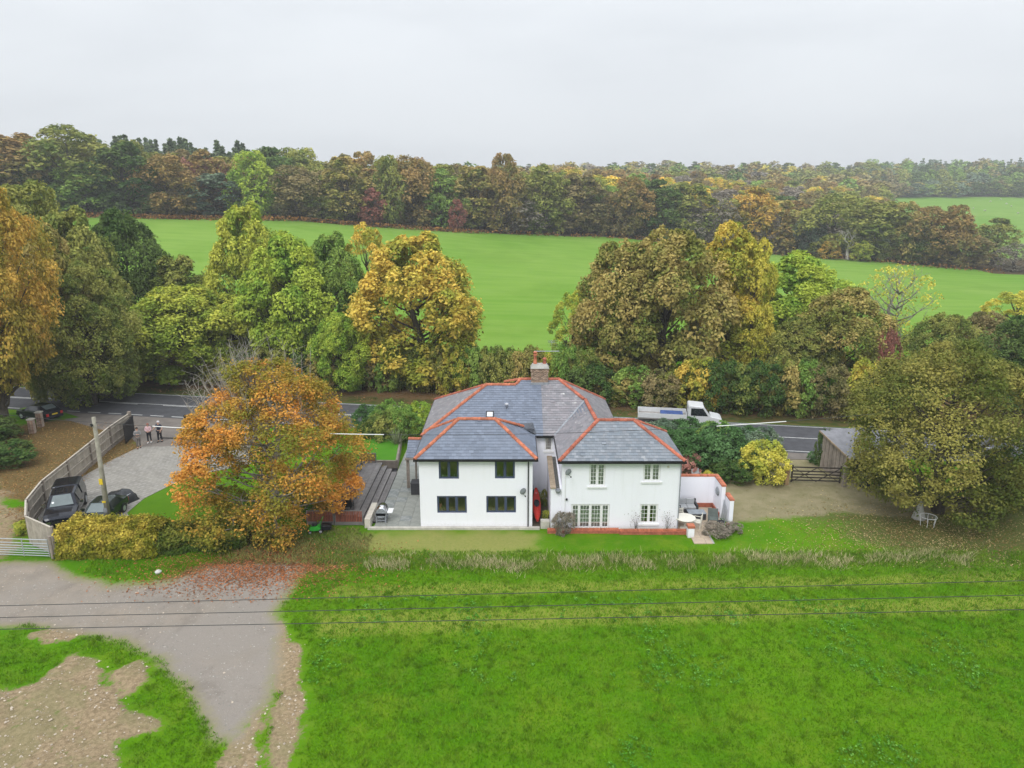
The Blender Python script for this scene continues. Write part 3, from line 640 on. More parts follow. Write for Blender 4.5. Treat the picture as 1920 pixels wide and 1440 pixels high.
for px in list(range(1110, 1720, 40)):
    c = cols[k % 8]; k += 1
    x = g(px, 710)[0]; Y = 72.38-(x+34.4)*.1722+5+random.uniform(-.6, 1)
    at(px, 688+random.uniform(-14, 14), 40, Y, 'bush', c, f'{words[c]} verge bush behind the truck, {nth(c+chr(51))} of its colour from the left', name='hedge_bush', cat='bush', group=f'{words[c]} hedge bushes behind the white truck')

# the wood's edge beyond the field, tree by tree
fk = ['far_round', 'far_tall', 'far_broad', 'far_lumpy']
E = 'trees along the edge of the wood beyond the field'
WE = [(-60,250,60,'olive'),(25,243,60,'rust'),(75,300,40,'dark'),(130,238,66,'olive'),(155,305,50,'green'),(235,262,46,'dark'),(215,330,34,'dark'),(312,290,44,'rust'),(350,345,30,'brown'),(400,322,42,'blue'),(475,287,44,'bright'),(555,312,42,'brown'),(600,330,34,'olive'),(645,290,38,'chest'),
 (728,296,34,'olive'),(775,294,38,'rust'),(828,318,34,'green'),(888,308,40,'chest'),(945,293,38,'rust'),(968,365,44,'grey'),(1022,310,40,'olive'),(1085,322,40,'brown'),(1150,362,32,'brown'),(1180,333,34,'rust'),(1236,338,44,'dark'),(1290,340,40,'olive'),
 (1302,378,30,'grey'),(1352,372,30,'grey'),(1410,352,42,'orange'),(1440,400,28,'grey'),(1520,398,26,'blue'),(1565,365,46,'olive'),(1632,405,26,'blue'),(1645,374,42,'olive'),(1692,382,40,'chest'),(1742,388,38,'rust'),(1790,386,32,'rust'),(1800,428,42,'brown'),
 (1690,420,30,'olive'),(1740,430,30,'dark'),(1905,458,34,'grey')]
cw = dict(olive='olive', rust='russet', dark='dark green', green='mid green', brown='brown', blue='blue-green', bright='bright green', chest='brownish orange', grey='grey-brown, half bare', orange='red-orange', gold='golden', conif='dark conifer', red='red', pink='pink', lemon='yellow')
pl = ('far left end of the field', 'left end of the far field', 'left part of the far field', 'far field left of the chimney', 'far field above the house', 'far field above the great chestnut', 'field behind the airy ash', 'right end of the field')
seen = {}
for i, (px, top, half, c) in enumerate(WE):
    z = pl[min(7, max(0, int(px/240)))]; sh_ = ('rounded', 'tall', 'spreading', 'lumpy')[i % 4]
    l = f'{cw[c]} {sh_} tree on the wood edge, {z}'; seen[l] = seen.get(l, 0)+1
    if seen[l] > 1: l = f'{cw[c]} {sh_} tree on the wood edge, {z}, further right'
    at(px, top, half, edgeY(px)+5+random.uniform(-1, 3), 'far_open' if c == 'grey' else fk[i % 4], c, l, name='woodland_tree', group=E, wide=1.12)
at(697, 350, 22, edgeY(697)+1, 'far_tall', 'red', 'small bright red tree standing out at the wood edge', name='red_tree')
at(857, 372, 14, edgeY(857)+1, 'far_tall', 'red', 'tiny dull red tree at the wood edge above the field view', name='red_tree')
at(1472, 392, 24, edgeY(1472), 'conifer_broad', 'rust', 'rust coloured cone-shaped larch at the wood edge', name='larch')
at(1556, 447, 17, edgeY(1556)-2, 'far_round', 'orange', 'small round orange tree in front of the white dead tree', name='small_tree')
at(1617, 452, 18, edgeY(1617)-2, 'far_round', 'lime', 'small yellow-green bush right of the white dead tree', name='small_tree')
at(1866, 410, 36, 214, 'far_round', 'olive', 'lone dark olive tree between the two fields at the right', name='lone_tree')
for i, (px, top) in enumerate(((348, 300), (372, 310), (395, 300), (420, 308))):
    at(px, top, 20, 196+i, 'far_open', 'pink', f'pink-red young tree before the conifers at the left, {ORD[i]} from the left', name='pink_tree', group='pink-red young trees before the conifers')
dt = thing('dead_tree', 'bare whitish dead tree with spreading limbs at the wood edge', 'tree', (*gy(1590, 470, edgeY(1590)-1)[:1], edgeY(1590)-1, 0))
dt.location.z = Tz(dt.location.x, dt.location.y); mb = MB(); rr = random.Random(3)
def limb(p, d, L, r, n):
    q = p+d*L; mb.tube([p, p.lerp(q, .5)+Vector((rr.gauss(0, .1), rr.gauss(0, .1), 0))*L, q], [r, r*.8, r*.55], 5)
    if n:
        for _ in range(3): limb(q.lerp(p, rr.random()*.35), (d+Vector((rr.gauss(0, .75), rr.gauss(0, .5), rr.uniform(-.1, .5)))).normalized(), L*.68, r*.5, n-1)
limb(Vector((0, 0, 0)), Vector((0, 0, 1)), 4.2, .5, 4); obj('trunk', mb, mat('dead_wood', (.50, .47, .43), .9, .2), dt)

# ranks behind the edge, hillside and ridge
pal = {'left': ['olive', 'brown', 'rust', 'dark', 'olive'], 'hill': ['olive', 'brown', 'rust', 'chest', 'dark', 'green', 'olive', 'brown', 'grey', 'rust', 'gold']}
zone_w = {'left': 'second rank of the wood left of the house', 'hill': 'wooded hillside right of the house', 'ridge': 'distant ridge under the sky', 'mid': 'second rank of the wood above the house'}
cnt = 0; FAR = []; rk = [0]; rank_w = ['just behind the wood edge', 'further behind the wood edge', 'deep behind the wood edge']+['lowest', 'second', 'third', 'fourth', 'fifth', 'sixth', 'seventh', 'eighth', 'ninth', 'tenth', 'eleventh', 'twelfth']+['upper']*20
def wood_tree(px, Y, zone, c, H, R, key, individual):
    global cnt
    x = (px-960)/1363*Y; a, b = C_[c]; z = Tz(x, Y); j = random.uniform(.8, 1.2); j *= 1.15; a = tuple(v*j for v in a); b = tuple(v*j for v in b)
    if individual:
        nm = 'conifer' if c == 'conif' else 'woodland_tree'; kw = 'spruce' if c == 'conif' else 'tree'
        base = 'dark pointed conifer' if c == 'conif' else cw[c].replace(', half bare', '')+' tree'
        rank = rank_w[rk[0]] if zone != 'hill' else f'{rank_w[rk[0]]} row up the hillside'
        lab = f'{base}, {rank}, {nth(base+rank)} such tree from the left'
        plant(key, x, Y, R, H, a, b, lab, name=nm, group=base+'s, '+zone_w[zone], parts=False, zb=z-.3); cnt += 1
    else: FAR.append((key, x, Y, z, R, H, a, b))
for row, dY in enumerate((20, 36, 54)):
    rk[0] = row
    for px in range(-40 if row < 1 else -20, 1130, 44):
        p = px+random.uniform(-14, 14); z = 'left' if p < 780 else 'mid'; con = 170 < p < 485 and row >= 1
        Y = edgeY(p)+dY+random.uniform(-5, 5)
        if con:
            for q in (-18, -9, 0, 9, 18): wood_tree(p+q, Y+random.uniform(0, 20), z, 'conif', random.uniform(16, 21), 3.6, 'conifer' if (int(p)+int(q)) % 3 else 'conifer_spire', True)
        else: wood_tree(p, Y, z, random.choice(pal['left']), random.uniform(15, 18.5) if p < 900 else random.uniform(13.5, 17), random.uniform(6.5, 8), random.choice(fk), True)
rk[0] = 2
for Y in np.arange(232, 640, 19):
    rk[0] += 1
    for px in np.arange(1060 if Y < 480 else 940, 1650 if Y < 500 else 1640, 13.5*1363/Y):
        p = px+random.uniform(-12, 12)
        yy = Y+random.uniform(-7, 7); ind = Y < 400 and cnt < 285
        if Y > 420 and p < 1060 and Y < 520: continue
        c = random.choice(pal['hill']) if not (Y > 480 and random.random() < .25) else 'conif'
        key = random.choice(fk) if ind else ('conifer_low' if c == 'conif' else random.choice(('far_low', 'far_low_b')))
        wood_tree(p, yy, 'hill', c, random.uniform(13, 18), random.uniform(6.5, 8.5), key, ind)
for Y in np.arange(524, 690, 13):
    for px in np.arange(1600, 2080, 10.5*1363/Y):
        p = px+random.uniform(-7, 7); con = Y > 560 and p > 1690 and random.random() < .6
        c = 'conif' if con else random.choice(['olive', 'green', 'brown', 'dark', 'blue', 'chest', 'blue'])
        H = random.uniform(8, 11) if Y < 540 else random.uniform(12, 17)
        wood_tree(p, Y+random.uniform(-4, 4), 'ridge', c, H*(1.1 if con else 1), 3.8 if con else random.uniform(5.5, 7.5), 'conifer_low' if con else random.choice(('far_low', 'far_low_b')), False)
for px in range(-60, 1100, 26):
    wood_tree(px, 330+random.uniform(-20, 20), 'ridge', random.choice(['olive', 'brown', 'dark', 'conif'] if px < 520 else ['olive', 'brown', 'dark', 'rust']), random.uniform(13, 16), 8, 'far_low', False)
# far woods as masses, one mesh each
def merge_far(name, items):
    VV, FF, LD, TA, TB = [], [], [], [], []; base = 0; cache = {}
    for key, x, y, z, R, H, a, b in items:
        cm, _, pR, pH = PROTO[key]
        if key not in cache:
            v = np.zeros(len(cm.vertices)*3, np.float32); cm.vertices.foreach_get('co', v)
            l = np.zeros(len(cm.polygons)*4, np.float32); cm.attributes['leafdata'].data.foreach_get('color', l); cache[key] = (v.reshape(-1, 3), l.reshape(-1, 4))
        v, l = cache[key]; t = random.uniform(0, 6.28); c, s = math.cos(t), math.sin(t)
        w = np.stack([(v[:, 0]*c-v[:, 1]*s)*R/pR+x, (v[:, 0]*s+v[:, 1]*c)*R/pR+y, v[:, 2]*H/pH+z], 1)
        VV.append(w); FF.append(np.arange(len(w)).reshape(-1, 4)+base); base += len(w)
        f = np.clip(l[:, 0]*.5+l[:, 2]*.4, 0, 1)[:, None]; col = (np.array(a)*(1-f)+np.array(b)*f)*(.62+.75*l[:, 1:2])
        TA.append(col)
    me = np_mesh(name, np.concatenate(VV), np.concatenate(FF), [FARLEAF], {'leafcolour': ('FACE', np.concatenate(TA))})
    return link(name, me, kind='stuff')
m_, nt = new_mat('far_foliage'); a_ = N(nt, 'ShaderNodeAttribute', attribute_name='leafcolour')
d_ = N(nt, 'ShaderNodeBsdfDiffuse'); nt.links.new(a_.outputs['Color'], d_.inputs[0]); out(nt, d_.outputs[0]); FARLEAF = m_
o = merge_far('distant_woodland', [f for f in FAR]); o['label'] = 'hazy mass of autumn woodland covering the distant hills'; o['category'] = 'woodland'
# bracken line along the far field edge
P = []; 
for px in np.arange(150, 1900, .9):
    Y = edgeY(px)-1.+RNG.normal(0, .5); x = (px-960)/1363*Y; z = Tz(x, Y)
    if px < 900 or RNG.random() < .3: P += [(x+RNG.normal(0, .3), Y, z+RNG.random()*1.1) for _ in range(3)]
P = np.array(P); V, F = leaves(P, unit(RNG.normal(size=P.shape)+np.array([0, -.4, .8])), .3, RNG)
me = np_mesh('bracken', V, F, [LEAF], {'leafdata': ('FACE', RNG.random((len(P), 3)))}); o = link('bracken', me, kind='stuff', label='line of russet bracken along the far edge of the field', category='bracken'); o['tint_a'] = (.16, .085, .03); o['tint_b'] = (.40, .20, .06)

# ------------------------------------------------------------------ the house
HL = (1.3, 44.5, 0)
house = thing('house', 'long white two storey house with grey slate hipped roofs and orange ridge tiles', 'house', HL)
def part(name, mb, m, parent=house, smooth=False, **p):
    o = obj(name, mb, m, parent, smooth, **p)
    if parent is not None and parent.type == 'EMPTY' and parent.parent is None: o.location = -parent.location
    return o
def pane_mat():
    m, nt = new_mat('pane'); tr = N(nt, 'ShaderNodeBsdfTransparent'); tr.inputs[0].default_value = (.9, .93, .91, 1)
    gl = N(nt, 'ShaderNodeBsdfGlossy'); gl.inputs['Roughness'].default_value = .03; fr = N(nt, 'ShaderNodeFresnel'); fr.inputs[0].default_value = 1.6
    x = N(nt, 'ShaderNodeMixShader'); nt.links.new(math_(nt, 'MULTIPLY_ADD', fr.outputs[0], 1., .18), x.inputs[0]); nt.links.new(tr.outputs[0], x.inputs[1]); nt.links.new(gl.outputs[0], x.inputs[2])
    out(nt, x.outputs[0]); return m
PANE = pane_mat()
ROOMM = mat('room_surfaces', (.40, .36, .30), .9, .3, 1)  # mottled tan of the inner floors and partition walls
def wall_face(mb, x0, x1, z0, z1, Y, holes, dep=.12):
    xs = sorted({x0, x1, *[h[0] for h in holes], *[h[1] for h in holes]}); zs = sorted({z0, z1, *[h[2] for h in holes], *[h[3] for h in holes]})
    for a, b in zip(xs, xs[1:]):
        for c, d in zip(zs, zs[1:]):
            mx, mz = (a+b)/2, (c+d)/2
            if any(h[0] < mx < h[1] and h[2] < mz < h[3] for h in holes): continue
            mb.poly([(a, Y, c), (b, Y, c), (b, Y, d), (a, Y, d)])
    for a, b, c, d in holes:
        e = Y+dep
        mb.poly([(a, Y, c), (a, e, c), (b, e, c), (b, Y, c)]); mb.poly([(a, Y, d), (b, Y, d), (b, e, d), (a, e, d)])
        mb.poly([(a, Y, c), (a, Y, d), (a, e, d), (a, e, c)]); mb.poly([(b, Y, c), (b, e, c), (b, e, d), (b, Y, d)])
def rect(px0, py0, px1, py1, Y):
    a = gy(px0, py1, Y); b = gy(px1, py0, Y); return (a[0], b[0], a[1], b[1])
ZE = 4.72
YL, YR = 41.06, 40.78
hw = [rect(823, 862.5, 860, 898, YL), rect(928, 862.5, 965.5, 897.5, YL), rect(820, 930, 875, 962, YL), rect(912, 930, 967.5, 961.5, YL)]
hw = [(a, b, c, min(d, 4.60)) for a, b, c, d in hw]
hr = [rect(1104, 869, 1136, 912, YR), rect(1205, 869, 1239.5, 903, YR), rect(1070, 945.5, 1143.5, 991, YR), rect(1198.5, 945.5, 1234.5, 982, YR)]
hr = [(a, b, max(c, .06), d) for a, b, c, d in hr]
XL0, XL1, XR0, XR1 = -5.74, 1.27, 3.08, 10.36
def side(mb, x0, x1, ya, yb, z1):
    mb.poly([(x0, ya, 0), (x0, yb, 0), (x0, yb, z1), (x0, ya, z1)]); mb.poly([(x1, yb, 0), (x1, ya, 0), (x1, ya, z1), (x1, yb, z1)])
mb = MB(); wall_face(mb, XL0, XL1, 0, ZE, YL, hw); side(mb, XL0, XL1, YL, 45.6, ZE); part('wall', mb, RENDER)
mb = MB(); wall_face(mb, XR0, XR1, 0, ZE, YR, hr); side(mb, XR0, XR1, YR, 46., ZE); mb.poly([(XR1, 46, 0), (XR0, 46, 0), (XR0, 46, ZE), (XR1, 46, ZE)]); part('wall', mb, RENDER)
hm = [rect(1021.5, 819.5, 1035.5, 845.5, 45.5)]
mb = MB(); wall_face(mb, -5.85, 7.1, 0, ZE, 45.5, hm); side(mb, -5.85, 7.1, 45.5, 53.95, ZE); mb.poly([(7.1, 53.95, 0), (-5.85, 53.95, 0), (-5.85, 53.95, ZE), (7.1, 53.95, ZE)]); part('wall', mb, RENDER)
mb = MB(); mb.box(XL0+.01, XL1-.01, YL+.02, 45.5, 2.35, 2.45); mb.box(XR0+.01, XR1-.01, YR+.02, 45.9, 2.35, 2.45); mb.box(XL0+.02, XL1-.02, YL+2.6, YL+2.7, 0, ZE-.05); mb.box(XR0+.02, XR1-.02, YR+2.6, YR+2.7, 0, ZE-.05); part('inner_floor', mb, ROOMM)

def window(h, Y, fm, lights, bars=None, sill=None, curtain=0., fw=.07, widths=None):
    x0, x1, z0, z1 = h; mb = MB(); y = Y+.05; yb = Y+.11; e = .004
    mb.box(x0+e, x1-e, y, yb, z0+e, z0+fw); mb.box(x0+e, x1-e, y, yb, z1-fw, z1-e); mb.box(x0+e, x0+fw, y, yb, z0+fw, z1-fw); mb.box(x1-fw, x1-e, y, yb, z0+fw, z1-fw)
    ws = widths or [1]*lights; tot = sum(ws); cur = x0+fw; inner = (x1-x0-2*fw); cells = []
    for i, w in enumerate(ws):
        nx_ = cur+inner*w/tot; cells.append((cur+(fw*.55 if i else 0), nx_-(fw*.55 if i < lights-1 else 0)))
        if i < lights-1: mb.box(nx_-fw*.55, nx_+fw*.55, y-.006, yb, z0+fw, z1-fw)
        cur = nx_
    win = part('window', mb, fm)
    bb = MB()
    for i, (a, b) in enumerate(cells):
        # casement frame
        c = .045
        for q in ((a, b, z0+fw, z0+fw+c), (a, b, z1-fw-c, z1-fw), (a, a+c, z0+fw+c, z1-fw-c), (b-c, b, z0+fw+c, z1-fw-c)): bb.box(q[0], q[1], y+.008, yb-.01, q[2], q[3])
        nc, nr = (bars[i] if isinstance(bars, list) else bars) or (1, 1)
        A, B, C0, D0 = a+c, b-c, z0+fw+c, z1-fw-c
        for k in range(1, nc): X = A+(B-A)*k/nc; bb.box(X-.010, X+.010, y+.012, yb-.015, C0, D0)
        for k in range(1, nr): z = C0+(D0-C0)*k/nr; bb.box(A, B, y+.014, yb-.017, z-.010, z+.010)
        pm = MB()
        for ci in range(nc):
            for ri in range(nr): 
                X0, X1 = A+(B-A)*ci/nc+.004, A+(B-A)*(ci+1)/nc-.004; Z0, Z1 = C0+(D0-C0)*ri/nr+.004, C0+(D0-C0)*(ri+1)/nr-.004
                pm.poly([(X0, y+.03, Z0), (X1, y+.03, Z0), (X1, y+.03, Z1), (X0, y+.03, Z1)])
        link('pane', pm.mesh('pane', PANE), win)
    obj('casement', bb, fm, win)
    if sill: s = MB(); s.box(x0-.1, x1+.1, Y-.09, Y+.04, z0-.1, z0-.002); obj('sill', s, sill, win)
    if curtain:
        cm = MB(); n = int((x1-x0)/.05)
        for a, b in ((x0+.05, x0+.05+(x1-x0)*curtain*.5), (x1-.05-(x1-x0)*curtain*.5, x1-.05)):
            n = max(4, int((b-a)/.045)); vs = []
            for k in range(n+1):
                X = a+(b-a)*k/n; vs += [(X, Y+.135+.02*(k % 2), z0+.03), (X, Y+.135+.02*(k % 2), z1-.03)]
            cm.add(vs, [(2*k, 2*k+2, 2*k+3, 2*k+1) for k in range(n)])
        obj('curtain', cm, CURTAIN, win)
    return win
window(hw[0], YL, ANTH, 2); window(hw[1], YL, ANTH, 2); window(hw[2], YL, ANTH, 3); window(hw[3], YL, ANTH, 3)
window(hr[0], YR, WHITE, 2, (2, 5), WHITE, .72); window(hr[1], YR, WHITE, 2, (2, 4), WHITE, .95)
window(hr[2], YR, WHITE, 4, [(2, 5), (3, 5), (3, 5), (2, 5)], None, .9, widths=[.62, 1, 1, .62]); window(hr[3], YR, WHITE, 2, (2, 4), WHITE, .45)
window(hm[0], 45.5, WHITE, 1, (3, 4), WHITE, 0, .05)
# things on the inner sills
sm = MB()
for a, b, c, d in hw:
    rr = random.Random(int(a*100)); X = a+.15
    while X < b-.2: w = rr.uniform(.06, .22); sm.box(X, X+w, YL+.22, YL+.34, c+.04, c+.04+rr.uniform(.06, .22)); X += w+rr.uniform(.08, .3)
    sm.box(a, b, YL+.13, YL+.4, c-.02, c+.035)
part('sill_clutter', sm, mat('window_sill_things', (.62, .62, .60), .7, .5, 5))
lm = MB(); a = hw[2]; lm.lathe([(.02, 0), (.02, .22), (.13, .24), (.09, .45), (.01, .46)], 10, (a[0]+.17, YL+.27, a[2]+.1)); part('lamp_shade', lm, mat('pink_lampshade', (.75, .25, .2), .7, .2))

# slates
def clip2(poly, a, b, c):        # keep a*x+b*y<=c
    o = []
    for i in range(len(poly)):
        p, q = poly[i], poly[(i+1) % len(poly)]; dp, dq = a*p[0]+b*p[1]-c, a*q[0]+b*q[1]-c
        if dp <= 0: o.append(p)
        if (dp < 0 < dq) or (dq < 0 < dp): t = dp/(dp-dq); o.append((p[0]+(q[0]-p[0])*t, p[1]+(q[1]-p[1])*t))
    return o
def slate_face(poly, m, roof, gauge=.235, sw=.30, split=None):
    P = [Vector(p) for p in poly]; n = (P[1]-P[0]).cross(P[2]-P[0]).normalized()
    if n.z < 0: n = -n; P = P[::-1]
    u = Vector((0, 0, 1)).cross(n).normalized(); v = n.cross(u).normalized(); o = P[0]
    uv = [((p-o).dot(u), (p-o).dot(v)) for p in P]
    cl = []
    for i in range(len(uv)):
        a, b = uv[i], uv[(i+1) % len(uv)]; ex, ey = b[0]-a[0], b[1]-a[1]; L = math.hypot(ex, ey)
        if L > 1e-6: cl.append((ey/L, -ex/L, (ey*a[0]-ex*a[1])/L))
    u0, u1 = min(p[0] for p in uv), max(p[0] for p in uv); v0, v1 = min(p[1] for p in uv), max(p[1] for p in uv)
    rr = random.Random(len(poly)+int(o.x*10)); base = MB(); base.poly(P); 
    mbs = [MB(), MB()]; r = 0; y = v0
    while y < v1:
        x = u0-(sw/2 if r % 2 else 0); yt = y+gauge
        while x < u1:
            q = [(x+.004, y), (x+sw-.004, y), (x+sw-.004, yt), (x+.004, yt)]
            for c in cl:
                q = clip2(q, *c)
                if len(q) < 3: break
            if len(q) >= 3:
                slip = rr.random() < .006; dz = rr.uniform(0, .006); lo = .024 if not slip else .05
                f = lambda p: o+u*p[0]+v*(p[1]-(.05 if slip else 0))+n*(.006+dz+(lo-.006)*(1-(p[1]-y)/gauge))
                w = 0
                if split is not None: w = 1 if (o+u*q[0][0]+v*q[0][1]).x > split else 0
                mb = mbs[w]; mb.poly([f(p) for p in q])
                low = [p for p in q if abs(p[1]-y) < 1e-6]
                if len(low) >= 2:
                    a, b = min(low), max(low); A, B = f(a), f(b); mb.poly([A-n*lo, B-n*lo, B, A])
            x += sw
        y += gauge; r += 1
    rf = obj('roof_slope', base, SLATE_NEW, roof)
    ms_ = m if isinstance(m, (list, tuple)) else [m, m]
    for k in (0, 1):
        if mbs[k].f: obj('slates', mbs[k], ms_[k], roof, kind='stuff')
TILE = MB(); _n = 8; vs = []
for X, r in ((0, .125), (.40, .125), (.40, .14), (.455, .14)):
    vs += [(X, r*math.sin(t), r*math.cos(t)*.9-.03) for t in [R_(-112+224*k/_n) for k in range(_n+1)]]
TILE.add(vs, [(i*(_n+1)+k, i*(_n+1)+k+1, (i+1)*(_n+1)+k+1, (i+1)*(_n+1)+k) for i in range(3) for k in range(_n)]+[tuple(range(_n+1)), tuple(range(3*(_n+1), 4*(_n+1)))[::-1]])
TILEM = TILE.mesh('ridge_tile', BRICK)
def ridge(a, b, roof, m=None):
    a, b = Vector(a), Vector(b); d = b-a; n = max(1, round(d.length/.45)); e = d.normalized()
    yv = Vector((0, 0, 1)).cross(e).normalized(); zv = e.cross(yv)
    for k in range(n):
        o = link('ridge_tile', TILEM if m is None else m, roof); p = a+d*(k/n)
        M = Matrix((e, yv, zv)).transposed().to_4x4(); M.translation = p+Vector((0, 0, .035+random.uniform(-.006, .006))); M = M @ Matrix.Rotation(random.uniform(-.03, .03), 4, 'Z')
        o.matrix_basis = M @ Matrix.Diagonal((d.length/n/.45, 1, 1, 1))
def roof_part():
    mb = MB(); return mb
OT = MB(); OT.v, OT.f, OT.m = list(TILE.v), list(TILE.f), list(TILE.m); OTM = OT.mesh('old_ridge_tile', mat('old_terracotta', (.50, .15, .09), .8, .35, 6, bump=.4, island=.25))
def mk_roof(fascia):
    r = part('roof', fascia, BLKMET); return r
# left wing roof
e0, e1, f0, f1 = XL0-.22, XL1+.26, 40.74, 46.2; yr, zr = 43.45, 6.45; rx0, rx1 = -3.42, -1.08
fa = MB(); fa.box(e0, e1, f0-.09, f0+.02, ZE-.13, ZE-.02); fa.box(e0-.07, e0, f0-.09, 45.9, ZE-.13, ZE-.02); fa.box(e1, e1+.07, f0-.09, 45.3, ZE-.13, ZE-.02); fa.box(e0, e1, f0, f0+.32, ZE-.03, ZE)
R1 = mk_roof(fa)
slate_face([(e0, f0, ZE), (e1, f0, ZE), (rx1, yr, zr), (rx0, yr, zr)], SLATE_NEW, R1)
slate_face([(e0, f1, ZE), (e0, f0, ZE), (rx0, yr, zr)], SLATE_NEW, R1)
slate_face([(e1, f0, ZE), (e1, f1, ZE), (rx1, yr, zr)], SLATE_NEW, R1)
slate_face([(e1, f1, ZE), (e0, f1, ZE), (rx0, yr, zr), (rx1, yr, zr)], SLATE_NEW, R1)
ridge((e0, f0, ZE), (rx0, yr, zr), R1); ridge((e1, f0, ZE), (rx1, yr, zr), R1); ridge((rx0, yr, zr), (rx1, yr, zr), R1); ridge((e0, f1, ZE), (rx0, yr, zr), R1)
ridge((.75, 45.35, ZE+.62), (rx1, yr, zr), R1)
# right wing roof with its link back to the main roof
g0, g1, h0, h1 = 2.84, 10.5, 40.42, 46.1; qy, qz = 43.05, 6.5; q0, q1 = 5.45, 7.72
fa = MB(); fa.box(g0, g1, h0-.09, h0+.02, ZE-.15, ZE-.03); fa.box(g0-.07, g0, h0-.09, 45.2, ZE-.15, ZE-.03); fa.box(g1, g1+.07, h0-.09, 46.1, ZE-.15, ZE-.03); fa.box(g0, g1, h0, h0+.34, ZE-.04, ZE-.01)
R2 = mk_roof(fa)
nx5, nz5 = 5.2, 6.36
slate_face([(g0, h0, ZE), (g1, h0, ZE), (q1, qy, qz), (q0, qy, qz)], SLATE_MID, R2, .215, .27)
slate_face([(g1, h0, ZE), (g1, h1, ZE), (q1, qy, qz)], SLATE_MID, R2)
slate_face([(g1, h1, ZE), (5.6, h1, ZE), (q0, qy, qz), (q1, qy, qz)], SLATE_MID, R2)
slate_face([(g0, h0, ZE), (q0, qy, qz), (q0, qy+.3, qz), (nx5, 48.3, nz5), (g0, 45.2, ZE)], SLATE_OLD, R2)
slate_face([(q0, qy, qz), (7.6, 45.2, ZE), (7.35, 48.2, ZE+.1), (nx5, 48.3, nz5)], SLATE_OLD, R2)
ridge((g0, h0, ZE), (q0, qy, qz), R2, OTM); ridge((g1, h0, ZE), (q1, qy, qz), R2, OTM); ridge((q0, qy, qz), (q1, qy, qz), R2, OTM); ridge((g1, h1, ZE), (q1, qy, qz), R2, OTM)
ridge((q0-.1, qy+.15, qz), (nx5, 48.25, nz5), R2, OTM)
# main roof
m0, m1, n0, n1 = -6.1, 7.35, 45.2, 54.2; za, zb_ = 7.1, 7.38; ra, rb = 49.7, 50.22; xs_ = .62; p0, p1 = -1.85, 3.4
fa = MB(); fa.box(e1+.1, g0-.1, n0-.09, n0+.02, ZE-.14, ZE-.02); fa.box(m0-.07, m0, 46.3, n1, ZE-.14, ZE-.02); fa.box(m1, m1+.07, 46.2, n1, ZE-.14, ZE-.02); fa.box(m0, m1, n0, n0+.3, ZE-.05, ZE-.01)
R3 = mk_roof(fa)
slate_face([(m0, n0, ZE), (xs_-.35, n0, ZE), (xs_-.35, ra, za), (p0, ra, za)], SLATE_NEW, R3)
slate_face([(xs_-.35, n0, ZE), (2.1, n0, ZE), (2.1, rb, zb_), (xs_, rb, zb_), (xs_-.35, ra, za)], SLATE_NEW, R3)
slate_face([(2.1, n0, ZE), (m1, n0, ZE), (p1, rb, zb_), (2.1, rb, zb_)], SLATE_OLD, R3)
slate_face([(m1, n0, ZE), (m1, n1, ZE), (p1, rb, zb_)], SLATE_OLD, R3)
slate_face([(m0, n1, ZE), (m0, n0, ZE), (p0, ra, za)], SLATE_OLD, R3)
slate_face([(m1, n1, ZE), (m0, n1, ZE), (p0, ra, za), (p1, rb, zb_)], SLATE_OLD, R3)
ridge((m0, n0, ZE), (p0, ra, za), R3); ridge((p0, ra, za), (xs_-.35, ra, za), R3); ridge((xs_-.35, ra, za), (xs_, rb, zb_), R3); ridge((-.55, 51.1, 6.95), (xs_, rb, zb_), R3)
ridge((xs_, rb, zb_), (p1, rb, zb_), R3, OTM); ridge((m0, n1, ZE), (p0, ra, za), R3, OTM); ridge((m1, n1, ZE), (p1, rb, zb_), R3, OTM)
ridge((nx5-.1, 48.35, nz5+.02), (p1, rb, zb_), R3, OTM)
mb = MB(); mb.bar((g0+.02, 45.25, ZE+.05), (nx5, 48.28, nz5+.05), .13, .03); mb.box(1.95, 2.02, 44.4, 45.2, 0, .01); part('valley_flashing', mb, LEAD, house)
mb = MB(); mb.poly([(e1-.5, 45.15, ZE+.42), (e1+.1, 45.25, ZE+.1), (e1-.1, 46.2, ZE+.62), (e1-1.0, 45.9, ZE+.62)]); mb.bar((e1-.75, 45.3, ZE+.42), (e1-.1, 45.5, ZE+.35), .3, .2); part('roof_saddle', mb, mat('dark_lead', (.09, .10, .12), .6, .3), house)
# skylight and vent on the main roof
def on_main(px, py):
    for k in range(2000):
        Y = 45.2+k*.0025; x, z = gy(px, py, Y)
        if z <= ZE+.533*(Y-45.2): return Vector((x, Y, z))
sk = on_main(918.5, 778); nrm = Vector((0, -.533, 1)).normalized(); vv = Vector((0, 1, .533)).normalized(); M = Matrix((Vector((1, 0, 0)), vv, nrm)).transposed().to_4x4(); M.translation = sk
mb = MB(); mb.box(-.27, .27, -.31, -.24, 0, .1, M=M); mb.box(-.27, .27, .24, .31, 0, .1, M=M); mb.box(-.27, -.2, -.24, .24, 0, .1, M=M); mb.box(.2, .27, -.24, .24, 0, .1, M=M); sko = part('skylight', mb, BLKMET)
mb = MB(); mb.box(-.2, .2, -.24, .24, .02, .07, M=M); obj('pane', mb, mat('skylight_pane', (.70, .72, .75), .15, .1), sko)
vt = on_main(950, 765); mb = MB(); mb.lathe([(.07, -.1), (.07, .22), (.13, .22), (.14, .30), (.06, .36), (.01, .37)], 12, vt); part('roof_vent', mb, mat('vent_cowl', (.55, .56, .60), .5), smooth=True)
